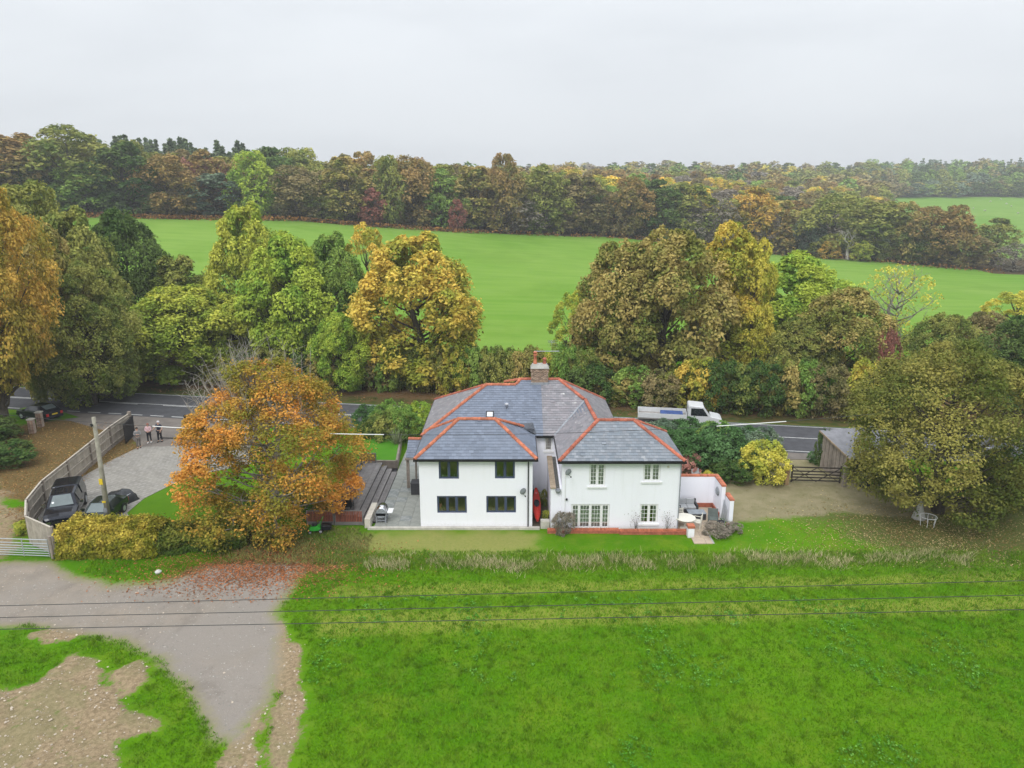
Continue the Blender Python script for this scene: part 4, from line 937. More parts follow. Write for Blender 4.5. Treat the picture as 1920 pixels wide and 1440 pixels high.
# chimney, brick by brick
cx0, cx1, cy0, cy1 = 1.4, 2.62, 49.75, 50.65
ch = MB(); ch.box(cx0+.02, cx1-.02, cy0+.02, cy1-.02, 6.9, 8.28); CH = part('chimney', ch, CONC)
bm_ = MB(); bm_.box(0, .215, 0, .1, 0, .065); BRM = bm_.mesh('brick', mat('chimney_brick', (.40, .33, .25), .9, .45, 7, bump=.5, col2=(.25, .13, .09), island=.35))
for r in range(16):
    z = 7.1+r*.078; gr_ = .05 if r in (12, 13) else (.0)
    for x in np.arange(cx0-gr_-(.11 if r % 2 else 0), cx1+gr_-.1, .235):
        w = min(.225, cx1+gr_-x) if x >= cx0-gr_ else .115
        for y in (cy0-gr_-.01,): b = link('brick', BRM, CH); b.location = (max(x, cx0-gr_), y, z); b.scale[0] = w/.225
    for sx, X in ((-1, cx0-gr_-.005), (1, cx1+gr_-.095)):
        for y in (cy0+.12, cy0+.36, cy0+.6): b = link('brick', BRM, CH); b.location = (X+.1, y, z); b.rotation_euler[2] = math.pi/2
fl = MB(); fl.add([(cx0-.06, cy0-.06, 8.28), (cx1+.06, cy0-.06, 8.28), (cx1+.06, cy1, 8.28), (cx0-.06, cy1, 8.28), (cx0+.1, cy0+.2, 8.55), (cx1-.1, cy0+.2, 8.55), (cx1-.1, cy1-.2, 8.55), (cx0+.1, cy1-.2, 8.55)], [(0,1,5,4),(1,2,6,5),(2,3,7,6),(3,0,4,7),(4,5,6,7),(3,2,1,0)]); obj('flaunching', fl, CONC, CH)
fl = MB(); fl.box(cx0-.05, cx1+.05, cy0-.10, cy0-.02, 7.1, 7.26); obj('flashing', fl, LEAD, CH)
pt = MB(); pt.lathe([(.15, 0), (.15, .1), (.125, .12), (.105, .62), (.14, .64), (.14, .72), (.10, .73), (.10, .80), (.15, .82), (.14, .92), (.05, .96)], 14, (cx0+.28, 50.2, 8.5)); obj('chimney_pot', pt, BRICK, CH, True)
pt = MB(); pt.lathe([(.14, 0), (.13, .06), (.12, .34), (.15, .36), (.15, .44), (.09, .45), (.09, .50)], 14, (cx1-.26, 50.2, 8.5)); obj('chimney_pot', pt, OLDBRICK, CH, True, label='short dark red chimney pot')
ae = MB(); ae.tube([(1.75, 50.5, 8.5), (1.75, 50.5, 9.45)], .02, 5); ae.tube([(1.6, 50.5, 9.4), (3.45, 50.9, 9.32)], .025, 5); ae.tube([(2.9, 50.8, 9.3), (2.9, 50.8, 10.0)], .018, 5)
for k in range(7): y = 50.6+k*.14; ae.tube([(2.65, y, 9.98), (3.15, y, 9.98)], .011, 4)
for k in range(4): ae.tube([(2.6, 50.6+k*.3, 9.75+.08*k), (3.3, 50.6+k*.3, 9.75+.08*k)], .012, 4)
ae.tube([(2.9, 50.5, 9.98), (2.9, 51.5, 9.98)], .014, 4); part('tv_aerial', ae, CHROME)
# downpipe, vents, porch
dp = MB(); x = gy(990.5, 900, YL)[0]; dp.tube([(x, YL-.3, ZE-.1), (x, YL-.07, ZE-.35), (x, YL-.07, .1)], .04, 8); part('downpipe', dp, BLKMET)
dp = MB(); dp.tube([(XR1-.02, YR-.06, ZE-.15), (XR1-.02, YR-.06, .1)], .035, 8); part('downpipe', dp, LEAD)
dp = MB(); dp.tube([(3.28, YR-.05, 3.9), (3.28, YR-.05, .1)], .022, 6); part('downpipe', dp, WHITE)
v = MB(); a = gy(1253, 875, YR); v.lathe([(.07, 0), (.07, .05), (.02, .06)], 10); v.v = [(a[0]+x, YR-z, a[1]+y) for x, y, z in v.v]; part('wall_vent', v, CREAM)
v = MB(); a = gy(1062.5, 935.5, YR); v.box(a[0]-.05, a[0]+.05, YR-.12, YR, a[1]-.06, a[1]+.05); part('wall_light', v, BLKMET)
pz, pz1, py0_, py1_, px0_, px1_ = 2.42, 3.3, 47.2, 48.75, -7.5, -5.87
fa = MB(); fa.box(px0_-.05, px1_, py0_-.08, py0_+.02, pz-.16, pz-.02); fa.box(px0_, px0_+.08, py0_+.1, py0_+.18, 0, pz-.05); PO = part('porch', fa, TIMBER)
fa = MB(); fa.box(px0_+.06, px0_+.2, py0_+.15, py0_+.29, 0, pz-.06); fa.box(px0_+.45, px0_+.57, 48.5, 48.62, 0, 3.1); obj('porch_post', fa, TIMBER, PO)
slate_face([(px0_, py0_, pz), (px1_, py0_, pz), (px1_, py1_, pz1), (px0_, py1_, pz1)], SLATE_NEW, PO); slate_face([(px0_, py1_, pz1), (px1_, py1_, pz1), (px1_, py1_+1.4, pz), (px0_, py1_+1.4, pz)], SLATE_NEW, PO); ridge((px0_, py1_, pz1), (px1_-.02, py1_, pz1), PO)
# catslide outhouse with coping and gutter between the wings
X0 = gy(1032, 985, 41.)[0]; zA, zB = 2.72, 3.12
mb = MB(); mb.add([(X0, 40.98, 0), (XR0, 40.98, 0), (XR0, 45.48, 0), (X0, 45.48, 0), (X0, 40.98, zA), (XR0, 40.98, zA), (XR0, 45.48, zB), (X0, 45.48, zB)], [(0,1,5,4),(1,2,6,5),(2,3,7,6),(3,0,4,7),(4,5,6,7)]); OH = part('outhouse', mb, RENDER)
mb = MB(); mb.add([(X0-.05, 40.9, zA+d) for d in (0, .09)]+[(X0+.30, 40.9, zA+d) for d in (0, .09)]+[(X0-.05, 45.47, zB+d) for d in (0, .09)]+[(X0+.30, 45.47, zB+d) for d in (0, .09)], [(0,2,3,1),(5,7,6,4),(1,3,7,5),(0,1,5,4),(2,6,7,3),(0,4,6,2)]); obj('coping', mb, mat('coping_tile', (.42, .33, .24), .85, .3, 4), OH)
mb = MB(); mb.bar((X0+.43, 40.95, zA+.02), (X0+.43, 45.45, zB+.02), .22, .03); obj('gutter', mb, mat('mossy_lead', (.11, .11, .10), .8, .4, 5), OH)
mb = MB(); mb.lathe([(.10, -.14), (.17, 0), (.17, .09), (.14, .09), (.12, .0)], 10, (X0+.43, 40.85, zA-.12)); obj('rainwater_hopper', mb, LEAD, OH)
# satellite dishes
for px, py, Y, lab in ((980.5, 918.5, YL, 'round grey satellite dish on the left wing beside the black downpipe'), (1065, 882.5, YR, 'oval grey satellite dish high on the right wing near the roof corner')):
    x, z = gy(px, py, Y); d = thing('satellite_dish', lab, 'satellite dish', (x, Y, z))
    mb = MB(); mb.lathe([(.01, .05), (.12, .035), (.22, 0), (.225, 0), (.12, .02), (.01, .03)], 16); o = obj('dish', mb, LEAD, d, True); o.rotation_euler = (R_(98), R_(-20), R_(28)); o.location = (0, -.22, .0)
    mb = MB(); mb.tube([(0, 0, -.1), (0, -.16, -.02)], .02, 5); mb.tube([(0, -.18, -.18), (.14, -.52, -.2)], .012, 5); mb.box(.1, .18, -.58, -.5, -.23, -.16); obj('arm', mb, BLKMET, d)

# ------------------------------------------------------------------ terrace, steps and deck left of the house
terr = thing('terrace', 'grey flagstone terrace along the left side of the house', 'terrace', (-7.2, 45, 0))
SLABM = [mat('flagstone', (.235, .245, .225), .85, .35, 2.2, bump=.4, col2=(.30, .31, .28)), mat('wet_flagstone', (.17, .19, .185), .6, .35, 2.2, bump=.4, col2=(.33, .34, .33))]
tb = MB(); tb.box(-8.72, XL0-.01, 41.0, 56, -.1, .03); part('bed', tb, CONC, terr)
y = 41.05; rr = random.Random(5); k = 0
for col in range(4):
    y = 41.05; w = .73; xa = -8.68+col*w
    while y < 55.5:
        L = rr.choice((.6, .9, .75, .45, .9)); mb = MB(); mb.box(0, w-.016, 0, L-.016, 0, .035+rr.uniform(0, .006)); s = obj('slab', mb, SLABM[1 if rr.random() < .3 else 0], terr); s.location = Vector((xa, y, .03))-terr.location; s.rotation_euler = (rr.uniform(-.004, .004), 0, 0); y += L
deck = thing('deck', 'grey timber deck with long steps down to the flagstone terrace', 'deck', (-10.4, 46, 0))
DZ = .62
mb = MB()
for k in range(11): x = -11.9+k*.146; mb.box(x, x+.138, 41.7, 51.2, DZ-.03, DZ+.002*(k % 2))
part('deck_boards', mb, DECKM, deck, kind='stuff')
for k in range(4):
    z = DZ-.15*(k+.02)-.0; x = -10.28+k*.40
    for j in (0, 1, 2): mb = MB(); mb.box(x+j*.134, x+j*.134+.126, 41.7, 51.0-.25*k, z-.035, z); part('tread', mb, DECKM, deck)
    mb = MB(); mb.box(x+.385, x+.40, 41.7, 51.0-.25*k, z-.15, z-.036); part('riser', mb, mat('riser_timber', (.10, .095, .09), .85), deck)
mb = MB(); mb.box(-11.9, -8.75, 41.75, 51.1, -.1, .1); mb.box(-11.9, -10.3, 41.72, 51.1, .1, DZ-.05); part('joists', mb, BLACK, deck)
rw = thing('planter_wall', 'timber edged raised border beside the upper small lawn', 'retaining wall', (-9, 53, 0)); 
mb = MB(); mb.bar((-8.85, 51.3, .35), (-9.35, 56.6, .35), .16, .7); mb.bar((-8.9, 51.2, .35), (-10.4, 51.25, .35), .16, .7); part('sleeper', mb, TIMBER, rw)
mb = MB(); p = [(-8.93, 51.35), (-10.6, 51.35), (-13.5, 51.8), (-14.5, 54), (-13, 57.2), (-11, 57.6), (-9.45, 56.6)]; mb.add([(x, y, .66) for x, y in p]+[(x, y, -.1) for x, y in p], [tuple(range(7))[::-1]]+[(i, (i+1) % 7, (i+1) % 7+7, i+7) for i in range(7)])
def lawn_mat():
    m, nt = new_mat('mown_lawn'); t = N(nt, 'ShaderNodeTexCoord').outputs['Object']; n1, n2 = noise(nt, t, 1.1, 4), noise(nt, t, 16, 4, .7)
    out(nt, pr(nt, mixc(nt, n1, (.045, .19, .008), (.09, .24, .02)), .95, .1, bump=n2, bstr=.7, bdist=.05)); return m
struct('upper_lawn', mb, lawn_mat())
mb = MB()
for i in range(8): mb.box(-9.05+i*1.35, -9.05+i*1.35+1.338, 40.78, 41.04, -.05, .13+.003*(i % 2))
kb = thing('terrace_edging', 'pale stone edging strip along the foot of the terrace and left wing', 'edging', (-4, 40.9, 0)); part('edging_stone', mb, STONE, kb)
mb = MB(); mb.box(-9.28, -8.92, 41.05, 43.6, 0, .6); w_ = thing('end_wall', 'low white topped wall beside the steel barbecue', 'wall', (-9.1, 42.3, 0)); part('wall', mb, mat('cream_stone', (.62, .58, .50), .85, .2), w_)
def slat_screen(x0, x1, y, z0, z1, lab):
    t = thing('slatted_screen', lab, 'fence', ((x0+x1)/2, y, 0)); f = MB(); f.box(x0, x1, y-.03, y+.03, z1, z1+.05); f.box(x0, x1, y-.03, y+.03, z0-.22, z0); f.box(x0, x0+.07, y-.035, y+.035, 0, z1); f.box(x1-.07, x1, y-.035, y+.035, 0, z1); part('frame', f, DECKM, t)
    s = MB(); s.box(0, .075, 0, .02, z0, z1); sm_ = s.mesh('slat', REDWOOD); n = int((x1-x0-.14)/.1)
    for k in range(n): o = link('slat', sm_, t); o.location = Vector((x0+.075+k*(x1-x0-.14)/n, y-.02, 0))-t.location
slat_screen(-11.25, -9.42, 41.45, .25, .98, 'red slatted timber screen in front of the deck furniture')
slat_screen(-13.05, -11.3, 41.5, .25, .95, 'shaded red slatted timber screen partly under the beech')
slat_screen(-11.6, -10.35, 50.95, .75, 1.35, 'far red slatted screen at the back of the deck by the small lawn')
# rattan box, barbecue, furniture, mower
bx = thing('storage_box', 'dark grey woven garden storage box against the left side of the house', 'storage box', (-6.42, 46.5, .06))
mb = MB(); mb.box(-.62, .62, -.38, .38, 0, .8)
for k in range(12): mb.box(-.63+k*.105, -.63+k*.105+.06, -.40, -.38, .02, .78)
obj('box', mb, DARKGREY, bx); mb = MB(); mb.box(-.66, .66, -.43, .42, .8, .88); bevel(obj('lid', mb, DARKGREY, bx), .02)
bq = thing('barbecue', 'silver drum barbecue standing at the end of the terrace', 'barbecue', (-8.35, 42.05, .06))
mb = MB(); mb.tube([(0, -.42, .72), (0, .42, .72)], .34, 18); obj('drum_lid', mb, CHROME, bq, True); mb = MB(); mb.box(-.34, .34, -.44, .4, .5, .68); mb.tube([(0, -.44, .68), (0, -.38, .68)], .33, 18); mb.box(-.32, -.26, -.4, -.34, 0, .5); mb.box(.26, .32, -.4, -.34, 0, .5); mb.box(-.32, -.26, .32, .38, 0, .5); mb.box(.26, .32, .32, .38, 0, .5); mb.box(-.3, .3, -.38, .38, .12, .16); obj('stand', mb, LEAD, bq)
mb = MB(); mb.box(.38, .72, -.35, .35, .66, .70); obj('side_shelf', mb, WHITE, bq)
tbt = thing('garden_table', 'dark garden table on the deck under the edge of the beech', 'table', (-10.95, 43.4, DZ))
mb = MB(); mb.box(-.55, .55, -.9, .9, .7, .75); obj('table_top', mb, mat('slate_table', (.06, .07, .08), .35), tbt)
for sx in (-.48, .48):
    for sy in (-.8, .8): mb = MB(); mb.box(sx-.03, sx+.03, sy-.03, sy+.03, 0, .7); obj('leg', mb, BLKMET, tbt)
def chair(name, label, x, y, z, rz, m, seat=.44, group=None, slats=0, w=.5):
    t = thing(name, label, 'chair', (x, y, z), rz, group)
    s = MB(); s.box(-w/2, w/2, -.25, .25, seat-.04, seat); obj('seat', s, m, t)
    b = MB()
    if slats:
        for k in range(slats): z_ = seat+.08+k*.42/slats; b.box(-w/2+.03, w/2-.03, .24, .27, z_, z_+.05)
        b.box(-w/2, -w/2+.04, .235, .275, seat, seat+.5); b.box(w/2-.04, w/2, .235, .275, seat, seat+.5)
    else: b.add([(-w/2, .25, seat), (w/2, .25, seat), (w/2, .38, seat+.5), (-w/2, .38, seat+.5), (-w/2, .29, seat), (w/2, .29, seat), (w/2, .42, seat+.5), (-w/2, .42, seat+.5)], [(0,1,2,3),(7,6,5,4),(0,4,5,1),(3,2,6,7),(0,3,7,4),(1,5,6,2)])
    obj('backrest', b, m, t)
    lm_ = MB(); lm_.box(-.018, .018, -.018, .018, 0, seat-.04); lm_ = lm_.mesh('leg', m)
    for sx in (-w/2+.03, w/2-.03):
        for sy in (-.22, .22): l = link('leg', lm_, t); l.location = (sx, sy, 0)
        a = MB(); a.box(-.02, .02, -.24, .26, seat+.2, seat+.23); a.box(-.02, .02, -.24, -.20, seat, seat+.2); q = obj('armrest', a, m, t); q.location = (sx, 0, 0)
    return t
chair('garden_chair', 'dark garden chair in front of the garden table beside the red screen', -10.45, 42.2, DZ, math.pi, BLACK)
chair('garden_chair', 'dark garden chair on the deck half hidden by the beech leaves', -11.35, 47.3, DZ, -1.3, BLACK)
chair('garden_chair', 'dark blue-grey chair at the back of the deck near the small lawn', -11.4, 49.3, DZ, -1.5, mat('navy_fabric', (.06, .08, .12), .8))
mw = thing('lawn_mower', 'bright green and black lawn mower parked on the grass beside the screen', 'lawn mower', (-12.1, 40.55, 0), .1)
mb = MB(); mb.add([(-.55,-.25,.15),(.25,-.25,.15),(.25,.25,.15),(-.55,.25,.15),(-.45,-.2,.36),(.15,-.2,.48),(.15,.2,.48),(-.45,.2,.36)], [(0,1,5,4),(1,2,6,5),(2,3,7,6),(3,0,4,7),(4,5,6,7),(3,2,1,0)]); bevel(obj('deck_cover', mb, mat('mower_green', (.03, .42, .03), .35, .1), mw), .04)
mb = MB(); mb.box(-.35, .0, -.12, .12, .42, .56); mb.box(.25, .85, -.25, .25, .18, .5); bevel(obj('grass_box', mb, BLACK, mw), .05)
for wx, wr in ((-.42, .11), (.22, .14)):
    for wy in (-.3, .3): mb = MB(); mb.tube([(wx, wy-.03, wr), (wx, wy+.03, wr)], wr, 12); wo_ = obj('wheel', mb, RUBBER, mw); mb = MB(); mb.tube([(wx, wy-.036, wr), (wx, wy+.036, wr)], wr*.6, 10); obj('hub', mb, CUSHION, wo_)
mb = MB(); mb.tube([(.1, -.2, .4), (.35, -.2, .95), (.35, .2, .95), (.1, .2, .4)], .018, 5); obj('handle', mb, mat('mower_green', (0, 0, 0)), mw)

# ------------------------------------------------------------------ right wing terrace: low brick wall, pillar, court
bw = thing('low_brick_wall', 'low brick edged wall along the foot of the right wing', 'wall', (6, 40.4, 0))
x0_, x1_ = 2.5, 6.65; s = MB(); s.box(x0_-.3, x1_, 40.28, 40.66, -.05, .18); s.box(x1_, 10.9, 40.12, 40.5, -.05, .2); part('base', s, OLDBRICK, bw)
b_ = MB(); b_.box(0, .105, 0, .225, 0, .075); BM2 = b_.mesh('brick', BRICK)
for k in range(38): o = link('brick', BM2, bw); o.location = Vector((x0_-.28+k*.1165, 40.36+random.uniform(-.008, .008), .182))-bw.location
for k in range(36): o = link('brick', BM2, bw); o.location = Vector((x1_+.03+k*.1165, 40.2+random.uniform(-.008, .008), .202))-bw.location
pil = thing('brick_capped_pillar', 'small white pillar with a red brick cap at the corner of the court', 'pillar', (10.95, 39.9, 0)); mb = MB(); mb.box(-.19, .19, -.19, .19, 0, .62); obj('shaft', mb, RENDER, pil); mb = MB(); mb.box(-.22, .22, -.22, .22, .62, .8); bevel(obj('cap', mb, BRICK, pil), .02)
cw_ = thing('court_wall', 'white garden wall with brick coping enclosing the right hand court', 'wall', (12.5, 43.5, 0))
ZC = 2.2; mb = MB(); mb.box(XR1+.02, 13.75, 44.2, 44.45, 0, ZC); mb.box(13.5, 13.75, 42.5, 44.2, 0, ZC); mb.box(13.78, 14.03, 41.55, 42.75, 0, 1.62); part('wall', mb, RENDER, cw_)
mb = MB(); mb.box(XR1+.03, 13.49, 44.12, 44.198, 0, .32); mb.box(13.41, 13.498, 42.6, 44.12, 0, .32); part('plinth', mb, OLDBRICK, cw_)
for k in range(29): o = link('brick', BM2, cw_); o.location = Vector((XR1+.05+k*.1165, 44.18, ZC+.002))-cw_.location; o.scale = (1, 1.3, 1.3)
for k in range(15): o = link('brick', BM2, cw_); o.rotation_euler[2] = math.pi/2; o.location = Vector((13.78, 42.47+k*.1165, ZC+.004))-cw_.location; o.scale = (1, 1.35, 1.3)
for k in range(10): o = link('brick', BM2, cw_); o.rotation_euler[2] = math.pi/2; o.location = Vector((14.06, 41.55+k*.1165, 1.622))-cw_.location; o.scale = (1, 1.35, 1.3)
wo2 = MB(); a = gy(1338, 917.5, 44.0); wo2.lathe([(.02, .05), (.2, .06), (.3, 0), (.27, -.02), (.16, .03)], 12); q = obj('wall_ornament', wo2, LEAD, None, True, label='grey oval metal ornament hung on the white court wall', category='ornament'); q.location = (13.46, 43.3, 1.55); q.rotation_euler = (0, -math.pi/2, 0); q.scale = (1, 1.2, 1)
pav = thing('court_paving', 'beige sandstone paving of the right hand court', 'paving', (12.2, 42, 0)); mb = MB(); mb.box(10.4, 13.5, 40.6, 44.1, -.08, .02); mb.box(11.2, 12.2, 38.95, 40.6, -.08, .02); part('bed', mb, CONC, pav); SAND = mat('sandstone', (.47, .38, .27), .85, .3, 2, bump=.4, col2=(.38, .30, .24))
rr = random.Random(9); y = 38.9
while y < 44.1:
    L = rr.choice((.6, .75, .9)); x = XR1+.05+(.55 if y < 40 else 0)
    while x < (13.4 if y > 40.4 else 11.9):
        w = rr.choice((.6, .9, .75)); w = min(w, (13.45 if y > 40.4 else 12.1)-x); mb = MB(); mb.box(0, w-.02, 0, L-.02, 0, .04+rr.uniform(0, .008)); o = obj('slab', mb, SAND, pav); o.location = Vector((x, y, .0))-pav.location; x += w
    y += L
def sofa(lab, x, y, rz, w, d):
    t = thing('garden_sofa', lab, 'sofa', (x, y, .05), rz); f = MB(); f.box(-w/2, w/2, -d/2, d/2, .05, .28); f.box(-w/2, w/2, d/2-.12, d/2, .28, .72); f.box(-w/2, -w/2+.1, -d/2, d/2, .28, .55); f.box(w/2-.1, w/2, -d/2, d/2, .28, .55); obj('frame', f, DARKGREY, t)
    n = max(1, round(w/.75))
    for k in range(n): a = -w/2+.11+k*(w-.22)/n; c = MB(); c.box(a, a+(w-.22)/n-.02, -d/2+.02, d/2-.2, .28, .42); bevel(obj('seat_cushion', c, CUSHION, t), .03); c = MB(); c.box(a, a+(w-.22)/n-.02, d/2-.26, d/2-.12, .42, .78); bevel(obj('back_cushion', c, CUSHION, t), .03)
sofa('grey cushioned rattan sofa against the back wall of the court', 11.3, 43.55, 0, 1.9, .85)
t = thing('coffee_table', 'low dark rattan table with a grey top in front of the sofa', 'table', (11.95, 42.45, .05)); mb = MB(); mb.box(-.55, .55, -.33, .33, 0, .4); obj('base', mb, DARKGREY, t); mb = MB(); mb.box(-.57, .57, -.35, .35, .4, .44); obj('table_top', mb, mat('grey_table_glass', (.25, .28, .31), .2), t)
chair('rattan_armchair', 'green-grey woven armchair standing alone in the middle of the court', 12.75, 41.45, .05, -.2, mat('green_grey_weave', (.12, .14, .13), .8), group=None, w=.62)
chair('rattan_armchair', 'dark woven armchair close to the house corner', 10.75, 42.7, .05, 1.4, BLACK, w=.6)
t = thing('round_table', 'round cream garden table at the corner of the right wing', 'table', (10.85, 40.95, .05)); mb = MB(); mb.lathe([(.62, .70), (.64, .72), (.64, .74), (.60, .755), (.02, .76)], 24); obj('table_top', mb, CREAM, t); mb = MB(); mb.lathe([(.3, 0), (.28, .03), (.04, .06), (.04, .7)], 12); obj('leg', mb, CREAM, t)
chair('cream_chair', 'cream slatted chair tucked behind the round table', 10.72, 41.75, .05, 0, CREAM, slats=4)
chair('cream_chair', 'cream curved chair to the right of the round table', 11.65, 41.05, .05, -2.0, CREAM, slats=3)
chair('reclining_chair', 'pale grey reclining chair beyond the court wall', *g(1307, 905)[:2], 0, .3, CUSHION, w=.6)
t = thing('mesh_screen', 'grey wire mesh panel leaning on the lower court wall', 'screen', (13.55, 42.0, .05)); mb = MB(); mb.bar((0, -.4, 0), (.12, -.4, .95), .03); mb.bar((0, .4, 0), (.12, .4, 1.3), .03); mb.bar((.12, -.4, .95), (.12, .4, 1.3), .03); mb.bar((0, -.4, .05), (0, .4, .05), .03)
for k in range(9): mb.bar((.0, -.35+k*.085, .05), (.12, -.35+k*.085, .98+k*.035), .015)
obj('mesh_panel', mb, GALV, t)
def pot(lab, x, y, r, h, m, z=.04):
    mb = MB(); mb.lathe([(r*.7, 0), (r, h), (r*1.05, h), (r*.85, h*.93), (.01, h*.9)], 12); o = obj('plant_pot', mb, m, None, True, label=lab, category='plant pot'); o.location = (x, y, z)
pot('dark plant pot by the foot of the lower court wall', 13.25, 41.35, .2, .3, BLACK); pot('small dark red pot beside the dark pot in the court', 13.6, 41.1, .14, .25, OLDBRICK)
# passage: kayak, stone block
ky = thing('kayak', 'red kayak lying in the narrow passage between the two wings', 'kayak', (1.62, 43.1, .25))
mb = MB(); n = 14; vs = []; 
for i in range(n+1):
    f = i/n; w = .27*math.sin(math.pi*min(max(f, .03), .97))**.5; zc = .10*(2*f-1)**2
    vs += [(w*math.cos(a), -1.7+3.4*f, zc+.16+.15*math.sin(a)*(1 if w > .1 else .4)) for a in [2*math.pi*k/10 for k in range(10)]]
mb.add(vs, [(i*10+k, i*10+(k+1) % 10, (i+1)*10+(k+1) % 10, (i+1)*10+k) for i in range(n) for k in range(10)]+[tuple(range(10)), tuple(n*10+k for k in range(10))[::-1]])
o = obj('hull', mb, mat('red_plastic', (.62, .03, .015), .4, .25, 2), ky, True)
mb = MB(); mb.lathe([(.02, .31), (.17, .31), (.19, .36), (.15, .36), (.13, .28)], 14); q = obj('cockpit_rim', mb, BLACK, ky); q.scale = (1, 2, 1)
mb = MB(); mb.lathe([(.0, .33), (.09, .34), (.10, .37), (.01, .38)], 12); q = obj('hatch', mb, mat('pink_hatch', (.7, .2, .2), .4), ky); q.location = (0, 1.05, 0); ky.rotation_euler = (R_(14), 0, 0); ky.location.z = .5
mb = MB(); mb.box(-.22, .22, -.2, .2, 0, .75); mb.lathe([(.22, .75), (.2, .85), (.02, .9)], 10); o = obj('water_butt', mb, mat('teal_cover', (.02, .14, .13), .5), None, label='teal covered butt behind the red kayak', category='water butt'); o.location = (1.6, 45.1, 0)
mb = MB(); mb.box(-.28, .28, -.2, .2, 0, .5); o = obj('stone_block', mb, STONE, None, label='pale stone block at the mouth of the passage', category='stone block'); o.location = (2.08, 41.15, 0)
mb = MB(); mb.box(1.3, 2.4, 41.1, 45.45, -.05, .02); o = struct('passage_floor', mb, mat('passage_soil', (.10, .085, .06), .9, .4))

# ------------------------------------------------------------------ drive: close-board fence, gates, piers, pole
ft = [(242, 776), (205, 801), (168, 831), (126, 864.6), (79, 902), (50, 937.5), (49, 967.7), (97, 988.5)]
FP = [Vector((*g(*p, 1.8), 0)) for p in ft]
fence = thing('board_fence', 'tall close-boarded timber fence curving round the parked vehicles', 'fence', tuple(FP[3]))
brd = MB(); brd.box(0, .115, -.012, .012, .05, 1.8); BRDM = brd.mesh('fence_board', FENCEW)
fen_in = Vector((-27, 46, 0))
for i in range(len(FP)):
    mb = MB(); mb.box(-.06, .06, -.06, .06, 0, 1.86); p = obj('post', mb, TIMBER, fence); p.location = FP[i]-fence.location
for i in range(len(FP)-1):
    a, b = FP[i], FP[i+1]; d = b-a; L = d.length; e = d.normalized(); nrm = Vector((-e.y, e.x, 0)); 
    if nrm.dot(fen_in-a) < 0: nrm = -nrm
    n = int(L/.105); q = MB()
    for k in range(n):
        p = a+e*(k*L/n); w = e*(L/n*1.02); o2 = nrm*(-.05-.006*(k % 2)); zt = 1.78+.004*((k*7) % 3)
        q.add([p+o2+Vector((0,0,.05)), p+w+o2+Vector((0,0,.05)), p+w+o2+Vector((0,0,zt)), p+o2+Vector((0,0,zt)), p+o2-nrm*.018+Vector((0,0,.05)), p+w+o2-nrm*.018+Vector((0,0,.05)), p+w+o2-nrm*.018+Vector((0,0,zt)), p+o2-nrm*.018+Vector((0,0,zt))], [(0,1,2,3),(7,6,5,4),(3,2,6,7),(0,4,5,1),(0,3,7,4),(1,5,6,2)])
    part('fence_boards', q, FENCEW, fence, kind='stuff')
    for z in (.35, 1.0, 1.6): q = MB(); q.bar(a+Vector((0,0,z)), b+Vector((0,0,z)), .06, .09); part('rail', q, FENCEW, fence)
    q = MB(); q.bar(a+nrm*-.05+Vector((0,0,1.82)), b+nrm*-.05+Vector((0,0,1.82)), .10, .035); part('cap_rail', q, mat('cap_timber', (.50, .45, .38), .85, .2), fence)
    q = MB(); q.bar(a+Vector((0,0,.08)), b+Vector((0,0,.08)), .05, .16); part('gravel_board', q, TIMBER, fence)
gx = g(249, 818); ga = thing('entrance_gate', 'dark metal entrance gate standing open at the end of the board fence', 'gate', (gx[0]+.1, gx[1]+.2, 0), R_(-78)); mb = MB(); mb.box(-.03, 2.6, -.03, .03, .12, .2); mb.box(-.03, 2.6, -.03, .03, 1.75, 1.83); mb.box(-.03, .05, -.03, .03, .1, 1.9); mb.box(2.52, 2.6, -.03, .03, .1, 1.9); obj('frame', mb, BLKMET, ga)
for k in range(15): q = MB(); q.box(.14+k*.16, .22+k*.16, -.02, .02, .2, 1.75); obj('bar', q, BLKMET, ga)
gp_ = g(241, 812); mb = MB(); mb.box(-.12, .12, -.12, .12, 0, 2.0); o = obj('gate_post', mb, TIMBER, None, label='weathered square gate post at the far end of the board fence', category='post'); o.location = (*g(247, 812), 0)
lx, ly = g(352, 826); lp = thing('driveway_lamp', 'slim black lamp post at the right side of the drive entrance', 'lamp post', (lx, ly, 0)); mb = MB(); mb.tube([(0,0,0), (0,0,2.0)], [.06, .05], 8); obj('post', mb, BLKMET, lp); mb = MB(); mb.lathe([(.03, 2.0), (.11, 2.05), (.13, 2.25), (.05, 2.35)], 8); mb.bar((0,0,2.15), (.55, .1, 2.2), .05); mb.box(.4, .8, -.05, .2, 2.16, 2.24); obj('lantern', mb, BLKMET, lp)
mb = MB(); a = g(300, 822); b = g(420, 826); mb.bar((*a, .06), (*b, .06), .12, .06); o = obj('gate_track', mb, BLKMET, None, label='dark metal strip across the drive entrance', category='gate track')
for (px, py, lab, h) in ((62, 812, 'left brick gate pier beside the black parked car', 1.25), (77, 800, 'right brick gate pier with a pale cap beside the black parked car', 1.35)):
    x, y = g(px, py); t = thing('brick_pier', lab, 'gate pier', (x, y, 0)); mb = MB(); mb.box(-.2, .2, -.2, .2, 0, h); obj('pier', mb, mat('pier_render', (.45, .36, .30), .9, .4, 3), t)
    for r in range(int(h/.08)):
        for k in range(2): o = link('brick', BRM, t); o.location = (-.215+k*.215, -.225, .01+r*.08); 
    mb = MB(); mb.box(-.26, .26, -.26, .26, h, h+.09); obj('cap', mb, STONE, t)
up_ = thing('utility_pole', 'tall weathered wooden utility pole with yellow plates behind the yellow hedge', 'utility pole', (-25.15, 40.7, 0))
